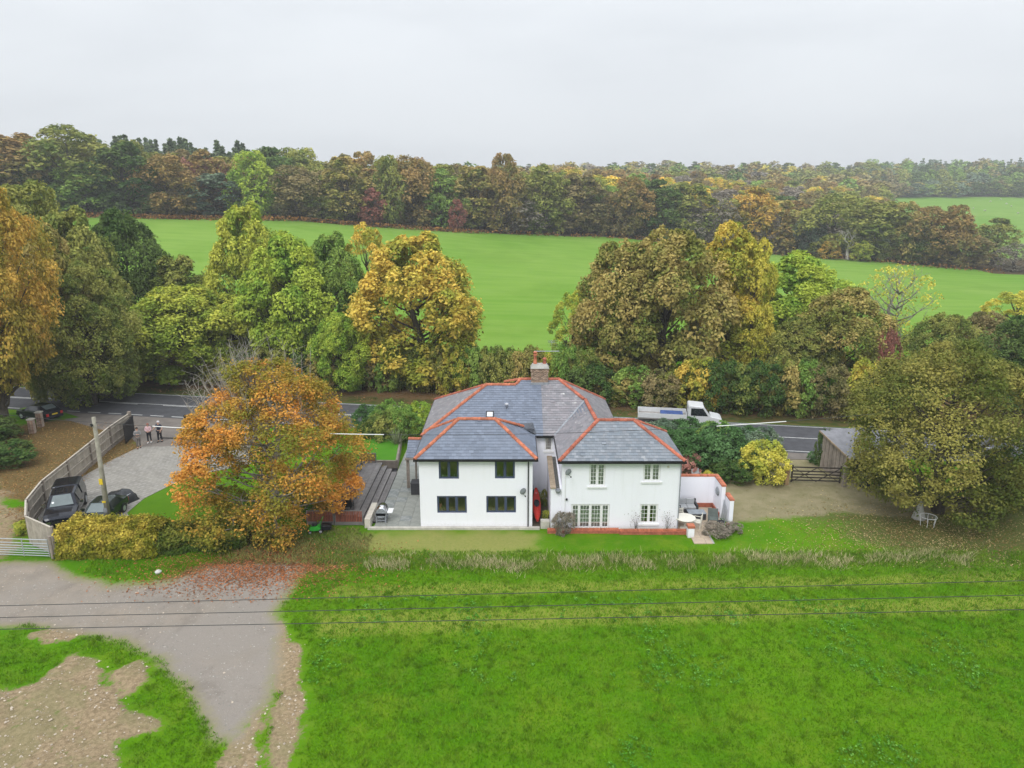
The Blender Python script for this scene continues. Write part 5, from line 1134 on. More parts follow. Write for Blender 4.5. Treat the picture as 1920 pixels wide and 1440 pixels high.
mb = MB(); mb.tube([(0,0,0), (.04, 0, 3.5), (.06, 0, 7.42)], [.17, .14, .115], 12); obj('pole', mb, mat('pole_timber', (.33, .31, .25), .9, .35, 3, bump=.5), up_, True)
for z, h in ((3.15, .38), (1.95, .12), (1.3, .3)): mb = MB(); mb.box(-.11, .11, -.18, -.16, z, z+h); obj('warning_plate', mb, YELLOWP if z > 1.5 else LEAD, up_)
mb = MB(); mb.bar((-.1, -.16, 7.0), (-.1, .16, 7.0), .06); mb.lathe([(.05, 6.9), (.07, 6.97), (.04, 7.08)], 8, (.0, -.2, 0)); obj('insulator', mb, BLKMET, up_)
# field gate, hedge
fg = thing('field_gate', 'grey galvanised seven-bar field gate at the left edge', 'gate', (-26.62, 37.1, 0), R_(176))
for k, z in enumerate((.18, .33, .48, .62, .78, .95, 1.18)): mb = MB(); mb.tube([(0, 0, z), (3.3, 0, z)], .028, 6); obj('rail', mb, GALV, fg)
for x in (0, 1.55, 3.3): mb = MB(); mb.tube([(x, 0, .12), (x, 0, 1.22)], .028, 6); obj('upright', mb, GALV, fg)
mb = MB(); mb.tube([(0,0,0), (0,0,1.4)], .09, 10); o = obj('gate_post', mb, TIMBER, None, label='short wooden post at the hinge of the field gate', category='post'); o.location = (-26.45, 37.1, 0)
def hedge(label, x0, x1, y0, y1, h0, h1, a, b, leaf, n, seed, name='hedge', sprig=.16):
    rng = np.random.default_rng(seed); P = []; NN = []
    u = rng.random(n); f = rng.random(n); hx = h0+(h1-h0)*u; kind = rng.random(n)
    x = x0+(x1-x0)*u; yb = np.interp(u, (0, 1), (y0[0], y0[1])); yt = np.interp(u, (0, 1), (y1[0], y1[1]))
    side_ = kind < .42; back = kind > .9
    bul = .22*(vnoise(x, f*3, 1.1, seed)-.5)+.18*(vnoise(x, f*3, 2.7, seed+1)-.5)
    X = x; Y = np.where(side_, yb+.12-bul*2.2+.25*f**2, np.where(back, yt, yb+.3+(yt-yb-.4)*f)); Z = np.where(side_ | back, hx*f, hx+bul*2.)
    P = np.stack([X, Y, Z], 1)+rng.normal(0, .07, (n, 3)); P[:, 2] = np.maximum(P[:, 2], .04)
    Nn = unit(np.stack([rng.normal(0, .5, n), np.where(side_, -.8, .1)+rng.normal(0, .4, n), .6+rng.normal(0, .4, n)], 1))
    sp = rng.random(n) < sprig; P[sp] += Nn[sp]*.14+np.array([0, 0, .06])
    V, F = leaves(P, Nn, leaf, rng)
    cl_ = vnoise(X*1., Z*1.+f*2, 2.2, seed+3)
    me = np_mesh('leaves', V, F, [LEAF], {'leafdata': ('FACE', np.stack([cl_, rng.random(n), np.clip(Z/h0, 0, 1)], 1))})
    t = thing(name, label, 'hedge', ((x0+x1)/2, (y0[0]+y1[0])/2, 0)); o = link('foliage', me, t); o.location = -t.location; o['tint_a'] = a; o['tint_b'] = b
    mb = MB(); w = .28
    for k in range(9): xx = x0+(x1-x0)*(k+.5)/9; yy = (y0[0]+y1[0])/2; mb.tube([(xx, yy, 0), (xx+.1, yy, h0*.7)], [.05, .02], 5); mb.tube([(xx, yy, .1), (xx-.3, yy-.2, h0*.7)], [.03, .015], 4)
    part('stems', mb, BARK, t)
    mb = MB(); mb.add([(x0+.25, y0[0]+.45, 0), (x1-.2, y0[1]+.45, 0), (x1-.2, y1[1]-.25, 0), (x0+.25, y1[0]-.25, 0), (x0+.25, y0[0]+.5, h0-.3), (x1-.2, y0[1]+.5, h1-.3), (x1-.2, y1[1]-.3, h1-.3), (x0+.25, y1[0]-.3, h0-.3)], [(0,1,5,4),(1,2,6,5),(2,3,7,6),(3,0,4,7),(4,5,6,7)]); part('inner_shade_block', mb, mat('hedge_inner_shade', (.03, .028, .015), .95, .4, 9), t)  # solid near-black block: shade inside the hedge put into its colour
    return t
hedge('clipped yellow-green hedge in front of the parked vehicles', -26.2, -20.6, (37.0, 37.2), (39.4, 39.3), 1.65, 1.5, (.19, .20, .02), (.54, .43, .075), .075, 34000, 61)
hedge('lower darker green hedge between the yellow hedge and the beech', -20.7, -15.9, (37.3, 38.3), (39.4, 39.9), 1.2, 1.0, (.07, .12, .02), (.26, .27, .05), .08, 15000, 62)
# the beech, the oak and the shrubs of the garden
proto('beech', 6.2, 11.4, 70, nl=66, nc=28, nleaf=54, leaf=.088, var=.7, z0=.0, lr=.22, kt=.60, pw=.55, twig=2, bark=PALEBARK, r0=.022, cr=.42)
proto('oak', 6.6, 11., 71, nl=56, nc=32, nleaf=72, leaf=.09, var=.5, z0=.10, lr=.25, kt=.75, pw=.5, r0=.03, cr=.40)
bt = plant('beech', -15.3, 42.6, 5.85, 10.2, (.23, .235, .035), (.74, .35, .075), 'large orange copper beech with pale bare twigs on top, left of the house', name='beech_tree', rz=.6, zb=0)
mb = MB(); rr = random.Random(12)
for k in range(95):
    a = rr.uniform(0, 6.28) if k % 2 else rr.uniform(1.6, 4.2); f = rr.random(); b0 = Vector((math.cos(a)*4.2*f, math.sin(a)*4*f+.6, 6.6+1.6*(1-f))); L = rr.uniform(1.6, 3.9)*(1.2-.4*f)
    d = Vector((math.cos(a)*.45*f-.12, math.sin(a)*.4*f+.1, 1)).normalized(); pts = [b0]; 
    for j in range(3): pts.append(pts[-1]+(d+Vector((rr.gauss(0, .12), rr.gauss(0, .12), 0)))*L/3)
    mb.tube(pts, [.04, .028, .018, .007], 4)
    for j in range(9):
        q = pts[1+j % 3]-(d*L/3)*rr.random(); mb.tube([q, q+Vector((rr.gauss(0, .45), rr.gauss(0, .45), rr.uniform(.2, .8)))*.9], [.012, .005], 3)
tw = obj('bare_twigs', mb, PALEBARK, bt); tw.scale = (1, 1, 11.4/10.2); 
ot = plant('oak', 28.2, 43.4, 6.25, 11.0, (.11, .145, .03), (.36, .32, .085), 'big olive-brown oak standing over the shed and the yard at the right', name='oak_tree', rz=.4, zb=0)
def shrub(px, py, w, h, key, col, lab, a=None, name='shrub', cat='shrub', **k):
    x, y = g(px, py); A, B = C_[col]; return plant(key, x, y, w, h, A, B, lab, name=name, cat=cat, zb=0, **k)
shrub(1430, 900, 1.5, 2.9, 'bush', 'lemon', 'rounded bright yellow-green shrub beside the yard gate', name='yellow_shrub')
for px, py, w, h, col, lab in ((1262, 862, 1.5, 2.6, 'laurel', 'dark glossy laurel just behind the roof corner of the right wing'), (1310, 880, 1.6, 2.9, 'laurel', 'large glossy laurel in the middle of the shrub bank'),
    (1352, 872, 1.7, 3.1, 'laurel', 'tall laurel bush left of the yellow shrub'), (1392, 868, 1.4, 2.6, 'blue', 'blue-green shrub behind the yellow shrub'), (1238, 836, 1.3, 2.2, 'blue', 'blue-green shrub by the road behind the right wing'),
    (1290, 838, 1.5, 2.3, 'laurel', 'laurel at the roadside in front of the white truck'), (1340, 842, 1.5, 2.2, 'green', 'light green shrub at the roadside below the truck cab'), (1395, 846, 1.3, 2.0, 'laurel', 'dark shrub at the roadside right of the truck'), (1432, 842, 1.0, 1.8, 'blue', 'blue-green shrub at the edge of the yard entrance'),
    (1372, 900, 1.2, 1.5, 'dark', 'low dark shrub at the foot of the yellow shrub')):
    shrub(px, py, w*1.1, h, 'bush', col, lab)
shrub(1290, 893, .95, 1.7, 'bush_small_leaf', 'pink', 'pinkish brown shrub beyond the court wall', name='pink_shrub')
shrub(1325, 912, .45, 1.1, 'bush_small_leaf', 'lemon', 'small yellow shrub beside the reclining chair'); shrub(1348, 908, .4, .5, 'bush_small_leaf', 'blue', 'tiny blue-green shrub at the corner of the court wall')
for px, py, w, h, col, lab in ((722, 832, 1.4, 2.6, 'olive', 'olive leaved shrub behind the small upper lawn'), (755, 826, 1.4, 3.0, 'green', 'pale green feathery shrub left of the main roof'), (788, 815, 1.2, 2.9, 'bright', 'fresh green shrub touching the left side of the main roof'), (700, 828, 1.2, 2.1, 'dark', 'dark shrub behind the beech by the small lawn'), (735, 812, 1.5, 2.8, 'green', 'light green shrub at the roadside left of the house'), (690, 806, 1.2, 2.2, 'laurel', 'dark shrub at the roadside behind the beech')):
    shrub(px, py, w, h, 'bush', col, lab)
shrub(657, 885, .8, 1.5, 'bush_small_leaf', 'dark', 'dark green potted bush beside the far red screen'); shrub(712, 884, .35, .6, 'bush_small_leaf', 'brown', 'small brown dried bush at the top of the deck steps')
shrub(-5, 872, 2.3, 1.7, 'bush', 'dark', 'dark green ivy mound on the bank at the left edge', name='ivy_mound'); shrub(-45, 835, 2.6, 2.4, 'bush', 'dark', 'dark ivy bush further back on the left bank', name='ivy_mound')
shrub(1542, 872, .55, 2.9, 'bush', 'dark', 'ivy-clad stump left of the timber shed', name='ivy_stump'); shrub(1526, 868, .5, .9, 'bush_small_leaf', 'laurel', 'small round green shrub by the yard entrance')
shrub(1900, 935, 2.2, 3.4, 'bush', 'dark', 'dark bush in the shade behind the oak trunk'); shrub(1862, 948, 1.4, 1.6, 'bush', 'olive', 'low olive bush right of the oak trunk')
shrub(45, 1000, .5, .8, 'bush_small_leaf', 'lime', 'small yellow-green weed bush outside the fence corner')
shrub(1056, 999, .62, 1.35, 'bush_small_leaf', 'grey', 'straggly grey-green rose bush in front of the right wing', name='rose_bush')
for px, w, lab in ((1191, .35, 'thin climbing rose left of the lower right window'), (1250, .3, 'thin bare climber right of the lower right window')):
    x, y = g(px, 996); t = thing('climbing_rose', lab, 'climbing plant', (x, 40.62, .1)); mb = MB(); rr = random.Random(px)
    for k in range(9): p = Vector((0, 0, 0)); q = Vector((rr.gauss(0, .25), .03, rr.uniform(.5, 1.1))); mb.tube([p, (p+q)/2+Vector((rr.gauss(0, .08), 0, 0)), q], [.012, .008, .004], 3)
    obj('stem', mb, BARK, t); P = RNG.normal(size=(90, 3))*[w*.8, .05, .33]+[0, 0, .65]; V, F = leaves(P, unit(RNG.normal(size=P.shape)), .035, RNG)
    o = link('leaf', np_mesh('leaf', V, F, [LEAF], {'leafdata': ('FACE', RNG.random((90, 3)))}), t); o['tint_a'] = (.12, .11, .07); o['tint_b'] = (.25, .22, .18)
shrub(1345, 1002, .75, .62, 'bush_small_leaf', 'grey', 'faded grey-brown lavender clump at the front of the court', name='lavender'); shrub(1374, 996, .5, .55, 'bush_small_leaf', 'grey', 'smaller faded lavender clump right of the large one', name='lavender')
shrub(1018, 948, .3, 1.1, 'bush_small_leaf', 'olive', 'olive plant growing in the narrow passage'); shrub(1024, 972, .25, .55, 'bush_small_leaf', 'lime', 'yellowish plant near the mouth of the passage')
# flax
t = thing('flax_plant', 'spiky grey-green flax plant at the corner of the small lawn', 'plant', (*g(745, 846), .3)); P, NN = [], []; mb = MB(); rr = random.Random(4)
for k in range(70):
    a = rr.uniform(0, 6.28); L = rr.uniform(1.1, 2.2); lean = rr.uniform(.2, .75); w = .035; sx = Vector((-math.sin(a), math.cos(a), 0))*w; pts = [Vector((math.cos(a)*L*lean*f, math.sin(a)*L*lean*f, L*(f-.55*lean*f*f))) for f in (0, .35, .7, 1)]
    mb.add([p+s_*sx*(1-.28*i) for i, p in enumerate(pts) for s_ in (-1, 1)], [(2*i, 2*i+1, 2*i+3, 2*i+2) for i in range(3)])
obj('leaf', mb, mat('flax_leaf', (.22, .25, .13), .6, .4, 3), t)

# ------------------------------------------------------------------ right side: yard gate, shed, bins
x, y = g(1478, 906); x2, y2 = g(1579, 909)
yg = thing('yard_gate', 'dark stained five-bar timber gate between the yellow shrub and the shed', 'gate', (x+.15, y, 0), math.atan2(y2-y, x2-x)); L = math.hypot(x2-x, y2-y)-.3; DW = mat('dark_gate_timber', (.045, .035, .03), .75, .4)
for z in (.22, .45, .68, .92, 1.22): mb = MB(); mb.box(0, L, -.025, .025, z, z+.085); obj('rail', mb, DW, yg)
for xx in (0, L-.1): mb = MB(); mb.box(xx, xx+.1, -.04, .04, .12, 1.42); obj('stile', mb, DW, yg)
for a, b in (((.1, .2), (L*.5, 1.25)), ((.1, 1.25), (L*.5, .2)), ((L*.5, 1.25), (L-.1, .2)), ((L*.5, .2), (L-.1, 1.25))): mb = MB(); mb.bar((a[0], -.04, a[1]), (b[0], -.04, b[1]), .03, .08, up=(0, 1, 0)); obj('brace', mb, DW, yg)
for px, py, h, m, lab in ((1474, 908, 1.55, mat('new_post', (.36, .24, .13), .8), 'thick light brown post at the left end of the yard gate'), (1582, 912, 1.5, TIMBER, 'grey post at the right end of the yard gate')):
    mb = MB(); mb.box(-.13, .13, -.12, .12, 0, h); o = obj('gate_post', mb, m, None, label=lab, category='post'); o.location = (*g(px, py), 0)
# shed: lean-to with grey felt roof
sx0, sy0 = g(1584, 903); sx1, sy1 = g(1536, 876)
sh = thing('shed', 'open fronted timber shed with grey felt roof beside the oak', 'shed', (sx0, sy0, 0)); A = Vector((sx0, sy0, 0)); B = Vector((sx1, sy1, 0)); ddir = (B-A); LL = ddir.length; ed = ddir.normalized(); rt = Vector((ed.y, -ed.x, 0)); 
if rt.x < 0: rt = -rt
hF, hB = 1.95, 2.75
nb = int(LL/.2)
for k in range(nb):
    f0, f1 = k/nb, (k+1)/nb; p, q = A+ddir*f0, A+ddir*(f1-.008); z0_, z1_ = hF+(hB-hF)*f0, hF+(hB-hF)*f1; o2 = rt*(.02 if k % 2 else 0)
    mb = MB(); mb.add([p+o2, q+o2, q+o2+Vector((0,0,z1_)), p+o2+Vector((0,0,z0_)), p+o2+rt*.03, q+o2+rt*.03, q+o2+rt*.03+Vector((0,0,z1_)), p+o2+rt*.03+Vector((0,0,z0_))], [(0,1,2,3),(7,6,5,4),(3,2,6,7),(0,3,7,4),(1,5,6,2),(0,4,5,1)]); part('plank', mb, TIMBER, sh)
W_ = 4.6; mb = MB(); c = [A-ed*.45-rt*.15+Vector((0,0,hF-.1)), A-ed*.45+rt*W_+Vector((0,0,hF-.1)), B+ed*.25+rt*W_+Vector((0,0,hB+.12)), B+ed*.25-rt*.15+Vector((0,0,hB+.12))]
mb.add(c+[v+Vector((0,0,.06)) for v in c], [(3,2,1,0),(4,5,6,7),(0,1,5,4),(1,2,6,5),(2,3,7,6),(3,0,4,7)]); part('roof', mb, mat('grey_felt', (.25, .25, .27), .9, .25, 2), sh)
mb = MB(); mb.bar(c[0]+Vector((0,0,.02)), c[3]+Vector((0,0,.02)), .04, .12); part('bargeboard', mb, mat('tan_timber', (.36, .27, .18), .8), sh)
mb = MB(); q = B+rt*.06; mb.add([q, q+rt*W_, q+rt*W_+Vector((0,0,hB)), q+Vector((0,0,hB))], [(0,1,2,3)]); q = A+rt*W_; mb.add([q, q+ddir, q+ddir+Vector((0,0,hB)), q+Vector((0,0,hF))], [(0,1,2,3)]); part('back_wall', mb, mat('dark_planks', (.10, .085, .07), .9), sh)
for f in (0, .5, 1): mb = MB(); q = A+rt*W_*f; mb.bar(q, q+Vector((0,0,hF)), .1, .1); part('post', mb, mat('red_brown_post', (.25, .12, .08), .8), sh)
mb = MB(); q = A-ed*.1+rt*.35; mb.bar(q-ed*.5, q+Vector((0,0,1.2)), .05); o = obj('plank', mb, TIMBER, None, label='loose plank leaning at the front corner of the shed', category='plank')
def wheelie(lab, x, y, m, rz=0):
    t = thing('wheelie_bin', lab, 'bin', (x, y, 0), rz); mb = MB(); mb.add([(-.23,-.25,.06),(.23,-.25,.06),(.23,.22,.06),(-.23,.22,.06),(-.29,-.34,.98),(.29,-.34,.98),(.29,.34,.98),(-.29,.34,.98)], [(0,1,5,4),(1,2,6,5),(2,3,7,6),(3,0,4,7),(3,2,1,0)]); obj('body', mb, m, t)
    mb = MB(); mb.box(-.31, .31, -.37, .36, .98, 1.05); bevel(obj('lid', mb, m, t), .02)
    for s_ in (-.24, .24): mb = MB(); mb.tube([(s_-.03, .26, .1), (s_+.03, .26, .1)], .1, 10); obj('wheel', mb, RUBBER, t)
BINM = mat('dark_blue_bin', (.012, .025, .045), .5); x, y = g(1622, 916); wheelie('dark blue wheelie bin at the open front of the shed', x, y, BINM, .1); x, y = g(1648, 912); wheelie('second dark wheelie bin half hidden by oak leaves', x, y, BLACK, -.1)
x, y = g(1738, 985); t = thing('round_wire_table', 'white round wire garden table under the oak', 'table', (x, y, 0)); mb = MB(); mb.tube([(.5*math.cos(a), .5*math.sin(a), .62) for a in [k*math.pi/10 for k in range(21)]], .02, 5)
for k in range(7): w = .5*math.cos(math.asin(min(1, abs(-.42+k*.14)/.5))); mb.tube([(-w, -.42+k*.14, .62), (w, -.42+k*.14, .62)], .006, 3)
obj('table_top', mb, WHITE, t)
for k in range(6): a = k*1.047; mb = MB(); mb.tube([(.5*math.cos(a), .5*math.sin(a), .62), (.42*math.cos(a), .42*math.sin(a), 0)], .016, 5); obj('leg', mb, WHITE, t)
x, y = g(1722, 972); mb = MB(); mb.lathe([(.42, 0), (.40, .1), (.28, .5), (.13, 1.0), (.05, 1.25)], 14); o = obj('covered_parasol', mb, mat('off_white_cover', (.48, .47, .43), .9), None, True, label='pale cone-shaped cloth cover standing under the oak', category='cover'); o.location = (x, y, 0)

# ------------------------------------------------------------------ vehicles
def car(name, label, cat, loc, rz, st, W, paintm, wheels, wr, rear=False, plate=None, glass=(), screen=None, rearscreen=None, lamps=True):
    t = thing(name, label, cat, loc, rz); ring = []; 
    for (x, zl, zb, zt, wb, wt) in st:
        ring.append([Vector((x, y, z)) for y, z in ((0, zl), (wb*.9, zl), (wb, zl+.18), (wb*1.0, zb-.12), (wb*.97, zb), (wt, zt-.03), (wt*.8, zt), (0, zt+.02))])
    vs, fs = [], []; n = 8
    for r in ring: vs += r+[Vector((p.x, -p.y, p.z)) for p in r[1:7]][::-1]
    m = 14
    for i in range(len(ring)-1): fs += [(i*m+k, i*m+(k+1) % m, (i+1)*m+(k+1) % m, (i+1)*m+k) for k in range(m)]
    fs += [tuple(range(m))[::-1], tuple((len(ring)-1)*m+k for k in range(m))]
    mb = MB(); mb.add(vs, fs); b = obj('body', mb, paintm, t); bm = b.modifiers.new('edge', 'BEVEL'); bm.width = .025; bm.segments = 2; bm.limit_method = 'ANGLE'; bm.angle_limit = R_(28); 
    def gq(a, b_, c, d, nm, m_):
        ctr = (a+b_+c+d)/4; P = [ctr+(p-ctr)*.88 for p in (a, b_, c, d)]; nn = (P[1]-P[0]).cross(P[3]-P[0]).normalized()
        if nn.dot(ctr-Vector((st[len(st)//2][0], 0, .7))) < 0: nn = -nn
        q = MB(); q.add([p+nn*.03 for p in P]+[p-nn*.02 for p in P], [(0,1,2,3),(0,4,5,1),(1,5,6,2),(2,6,7,3),(3,7,4,0)]); obj(nm, q, m_, t)
    for i in glass:
        for s_ in (1, -1):
            f = lambda p: Vector((p.x, p.y*s_, p.z)); gq(f(ring[i][4]), f(ring[i+1][4]), f(ring[i+1][5]), f(ring[i][5]), 'side_window', mat('dark_car_glass', (.02, .025, .028), .08, .1, spec=.8, bump=0))
    for idx, nm in ((screen, 'windscreen'), (rearscreen, 'rear_window')):
        if idx is None: continue
        a, c = ring[idx], ring[idx+1]; f = lambda p, s_: Vector((p.x, p.y*s_, p.z)); gq(f(a[6], 1)+(a[5]-a[6])*.6, f(a[6], -1)-Vector((0, (a[5]-a[6]).y*.6, 0)), f(c[6], -1), f(c[6], 1), nm, CARGLASS)
    hw_ = W/2
    for wx in wheels:
        for s_ in (1, -1):
            q = MB(); q.tube([(wx, s_*(hw_-.22), wr), (wx, s_*(hw_+.01), wr)], wr, 18); w_o = obj('wheel', q, RUBBER, t, True); q = MB(); q.tube([(wx, s_*(hw_-.05), wr), (wx, s_*(hw_+.02), wr)], wr*.62, 14); obj('rim', q, GALV, w_o)
            q = MB(); q.tube([(wx+(wr+.07)*math.cos(a), s_*(hw_-.01), wr+(wr+.07)*math.sin(a)) for a in [k*math.pi/8 for k in range(9)]], .035, 5); obj('wheel_arch', q, paintm, t)
    x0_ = st[0][0]
    for s_ in (1, -1):
        q = MB(); q.box(x0_-.02, x0_+.14, s_*(hw_-.32)-.16, s_*(hw_-.32)+.16, st[0][2]-.22, st[0][2]-.05); obj('headlight', q, CHROME, t)
        x9 = st[-1][0]; q = MB(); q.box(x9-.12, x9+.02, s_*(hw_-.2)-.12, s_*(hw_-.2)+.12, st[-1][2]-.28, st[-1][2]-.02); obj('tail_light', q, mat('tail_red', (.55, .02, .02), .25), t)
        q = MB(); mx = st[screen][0]+.35 if screen is not None else 1.5; q.box(mx, mx+.12, s_*(hw_+.14)-.1, s_*(hw_+.14)+.1, st[screen or 1][2]+.02, st[screen or 1][2]+.18); obj('wing_mirror', q, CHROME if cat == 'pickup' else paintm, t)
    q = MB(); q.box(x0_-.08, x0_+.08, -hw_*.9, hw_*.9, st[0][1], st[0][1]+.2); bevel(obj('bumper', q, paintm, t), .04)
    q = MB(); q.box(x0_-.03, x0_+.02, -hw_*.45, hw_*.45, st[0][2]-.2, st[0][2]-.04); obj('grille', q, BLKMET, t)
    x9 = st[-1][0]; q = MB(); q.box(x9-.06, x9+.08, -hw_*.9, hw_*.9, st[-1][1], st[-1][1]+.2); bevel(obj('bumper', q, paintm, t), .04)
    if plate: q = MB(); q.box(x9+.01, x9+.03, -.26, .26, .62, .74); obj('number_plate', q, plate, t)
    return t
NAVY = paint('black_car_paint', (.010, .012, .020), .18, .3); DGREEN = paint('dark_green_paint', (.012, .022, .018), .2, .2); SILV = paint('white_van_paint', (.62, .63, .64), .35, 0)
def put(t, front, back):
    f, b = Vector((*front, 0)), Vector((*back, 0)); d = b-f; t.rotation_euler[2] = math.atan2(d.y, d.x); t.location = f
pk = car('pickup_truck', 'large black pickup with a hard rear canopy parked against the board fence', 'pickup', (0,0,0), 0,
    [(0,.42,.82,.88,.72,.6),(.12,.34,.95,1.0,.88,.75),(.5,.32,1.02,1.08,.92,.8),(1.4,.32,1.1,1.16,.93,.82),(2.05,.32,1.12,1.74,.93,.68),(3.25,.32,1.12,1.8,.93,.70),(3.32,.32,1.12,1.76,.93,.70),(3.38,.32,1.12,1.84,.93,.74),(5.0,.34,1.12,1.82,.92,.74),(5.25,.42,1.1,1.5,.88,.74)],
    1.86, NAVY, (.95, 4.25), .39, glass=(4, 7), screen=3)
put(pk, g(112, 984, .5), (g(112, 984, .5)[0]-2.15, g(112, 984, .5)[1]+4.9))
mb = MB()
for k in range(5): y = -.44+k*.22; mb.box(2.25, 3.2, y-.012, y+.012, 1.80, 1.825)
obj('roof_rail', mb, NAVY, pk)
mb = MB(); mb.lathe([(.07, 0), (.07, .01)], 12); o = obj('windscreen_disc', mb, WHITE, pk); o.location = (1.62, .48, 1.39); o.rotation_euler = (0, R_(-42), 0)
hb = car('hatchback', 'old dark green car with a pale windscreen parked beside the pickup, behind the pole', 'car', (0,0,0), 0,
    [(0,.3,.62,.68,.66,.55),(.1,.24,.7,.76,.76,.62),(1.05,.22,.84,.88,.79,.66),(1.65,.22,.86,1.32,.79,.58),(2.75,.22,.86,1.36,.79,.60),(3.3,.22,.88,.98,.78,.62),(3.85,.26,.86,.9,.76,.6),(3.95,.34,.74,.8,.7,.58)],
    1.6, DGREEN, (.75, 3.1), .29, glass=(3,), screen=2, rearscreen=4)
put(hb, (-26.3, 40.3), (-26.5, 44.2))
rc = car('parked_car', 'black hatchback with a yellow number plate waiting at the road on the left', 'car', (0,0,0), 0,
    [(0,.3,.66,.72,.7,.6),(.1,.24,.76,.82,.84,.7),(1.1,.22,.92,.97,.87,.74),(1.85,.22,.95,1.40,.87,.64),(3.2,.22,.97,1.44,.87,.66),(3.9,.24,.98,1.12,.86,.7),(4.2,.3,.84,.9,.8,.68)],
    1.76, NAVY, (.8, 3.35), .32, glass=(3,), screen=2, rearscreen=4, plate=YELLOWP)
put(rc, (-46.7, 65.2), (-42.5, 63.5))
# covered small vehicle
cv = thing('covered_vehicle', 'low black covered buggy with a white lamp ring behind the dark green car', 'vehicle', (-27.0, 45.4, 0), R_(-22)); cv.scale = (.8, .8, .85)
n = 15; vs = []; 
for j in range(n):
    for i in range(n):
        u, v = i/(n-1)*2-1, j/(n-1)*2-1; h = max(0, (1-abs(u)**3.2)*(1-abs(v)**4))**.45; h *= .62+.36*math.exp(-((u-.35)*2.1)**2)+.05*math.sin(7*u+5*v); vs.append((u*1.45, v*.72, h+.02))
mb = MB(); mb.add(vs, [(j*n+i, j*n+i+1, (j+1)*n+i+1, (j+1)*n+i) for j in range(n-1) for i in range(n-1)]); obj('cover', mb, mat('black_cover', (.012, .014, .018), .42, .3, 3, coat=.2), cv, True)
mb = MB(); mb.tube([(1.2+.25*math.cos(a), -.1+.45*math.sin(a), .62+.2*math.cos(a)) for a in [k*math.pi/8 for k in range(4, 17)]], .02, 5); obj('lamp_ring', mb, CHROME, cv); mb = MB(); mb.box(-.6, -.4, -.5, -.38, .45, .53); obj('tail_light', mb, mat('tail_red', (0,0,0)), cv)
for wx in (-.9, .95):
    for s_ in (-.6, .6): q = MB(); q.tube([(wx, s_-.1, .25), (wx, s_+.1, .25)], .25, 14); obj('wheel', q, RUBBER, cv)
# white dropside truck on the road (at rest)
ts = 34.6; tk = thing('flatbed_truck', 'white dropside flatbed truck driving on the road behind the shrubs', 'truck', rp(54.4, -1.9, .05), math.atan2(RD[1], RD[0])+math.pi)
cab = MB(); prof = [(0,.35),(0,1.0),(.25,1.12),(1.0,1.25),(1.65,2.12),(2.9,2.2),(3.0,2.1),(3.0,.35)]
cab.add([(x, s_*w, z) for s_, w in ((-1, .92), (1, .92)) for x, z in prof], [tuple(range(8)), tuple(range(8, 16))[::-1]]+[(i, i+8, (i+1) % 8+8, (i+1) % 8) for i in range(8)]); bevel(obj('cab', cab, SILV, tk), .06, 3)
q = MB(); q.add([(1.04, -.78, 1.31), (1.04, .78, 1.31), (1.62, .72, 2.07), (1.62, -.72, 2.07)], [(0,1,2,3)]); q.v = [(x-.02, y, z+.02) for x, y, z in q.v]; obj('windscreen', q, mat('dark_car_glass', (0,0,0)), tk)
for s_ in (-.935, .935): q = MB(); q.add([(1.25, s_, 1.3), (2.75, s_, 1.3), (2.75, s_, 1.98), (1.72, s_, 1.98)], [(0,1,2,3)]); obj('side_window', q, mat('dark_car_glass', (0,0,0)), tk)
q = MB(); q.box(3.1, 7.4, -1.0, 1.0, .82, .95); q.box(3.1, 7.4, -.4, .4, .5, .82); obj('load_bed', q, mat('bed_floor', (.32, .30, .28), .8), tk)
for a in ((3.1, 7.4, -1.03, -.98), (3.1, 7.4, .98, 1.03), (7.37, 7.42, -1., 1.), (3.08, 3.13, -1., 1.)): q = MB(); q.box(a[0], a[1], a[2], a[3], .93, 1.36); obj('dropside', q, SILV, tk)
q = MB(); q.box(3.4, 5.4, -.6, .5, .95, 1.25); obj('load', q, mat('blue_load', (.05, .10, .30), .7, .5), tk)
for wx in (.9, 6.1):
    for s_ in (-.85, .85): q = MB(); q.tube([(wx, s_-.13, .34), (wx, s_+.13, .34)], .34, 16); w_o = obj('wheel', q, RUBBER, tk, True); q = MB(); q.tube([(wx, s_-.14, .34), (wx, s_+.14, .34)], .2, 12); obj('rim', q, GALV, w_o)
q = MB(); q.box(-.06, .1, -.85, .85, .35, .58); obj('bumper', q, BLACK, tk)
for s_ in (-.65, .65): q = MB(); q.box(-.03, .1, s_-.16, s_+.16, .7, .88); obj('headlight', q, CHROME, tk)

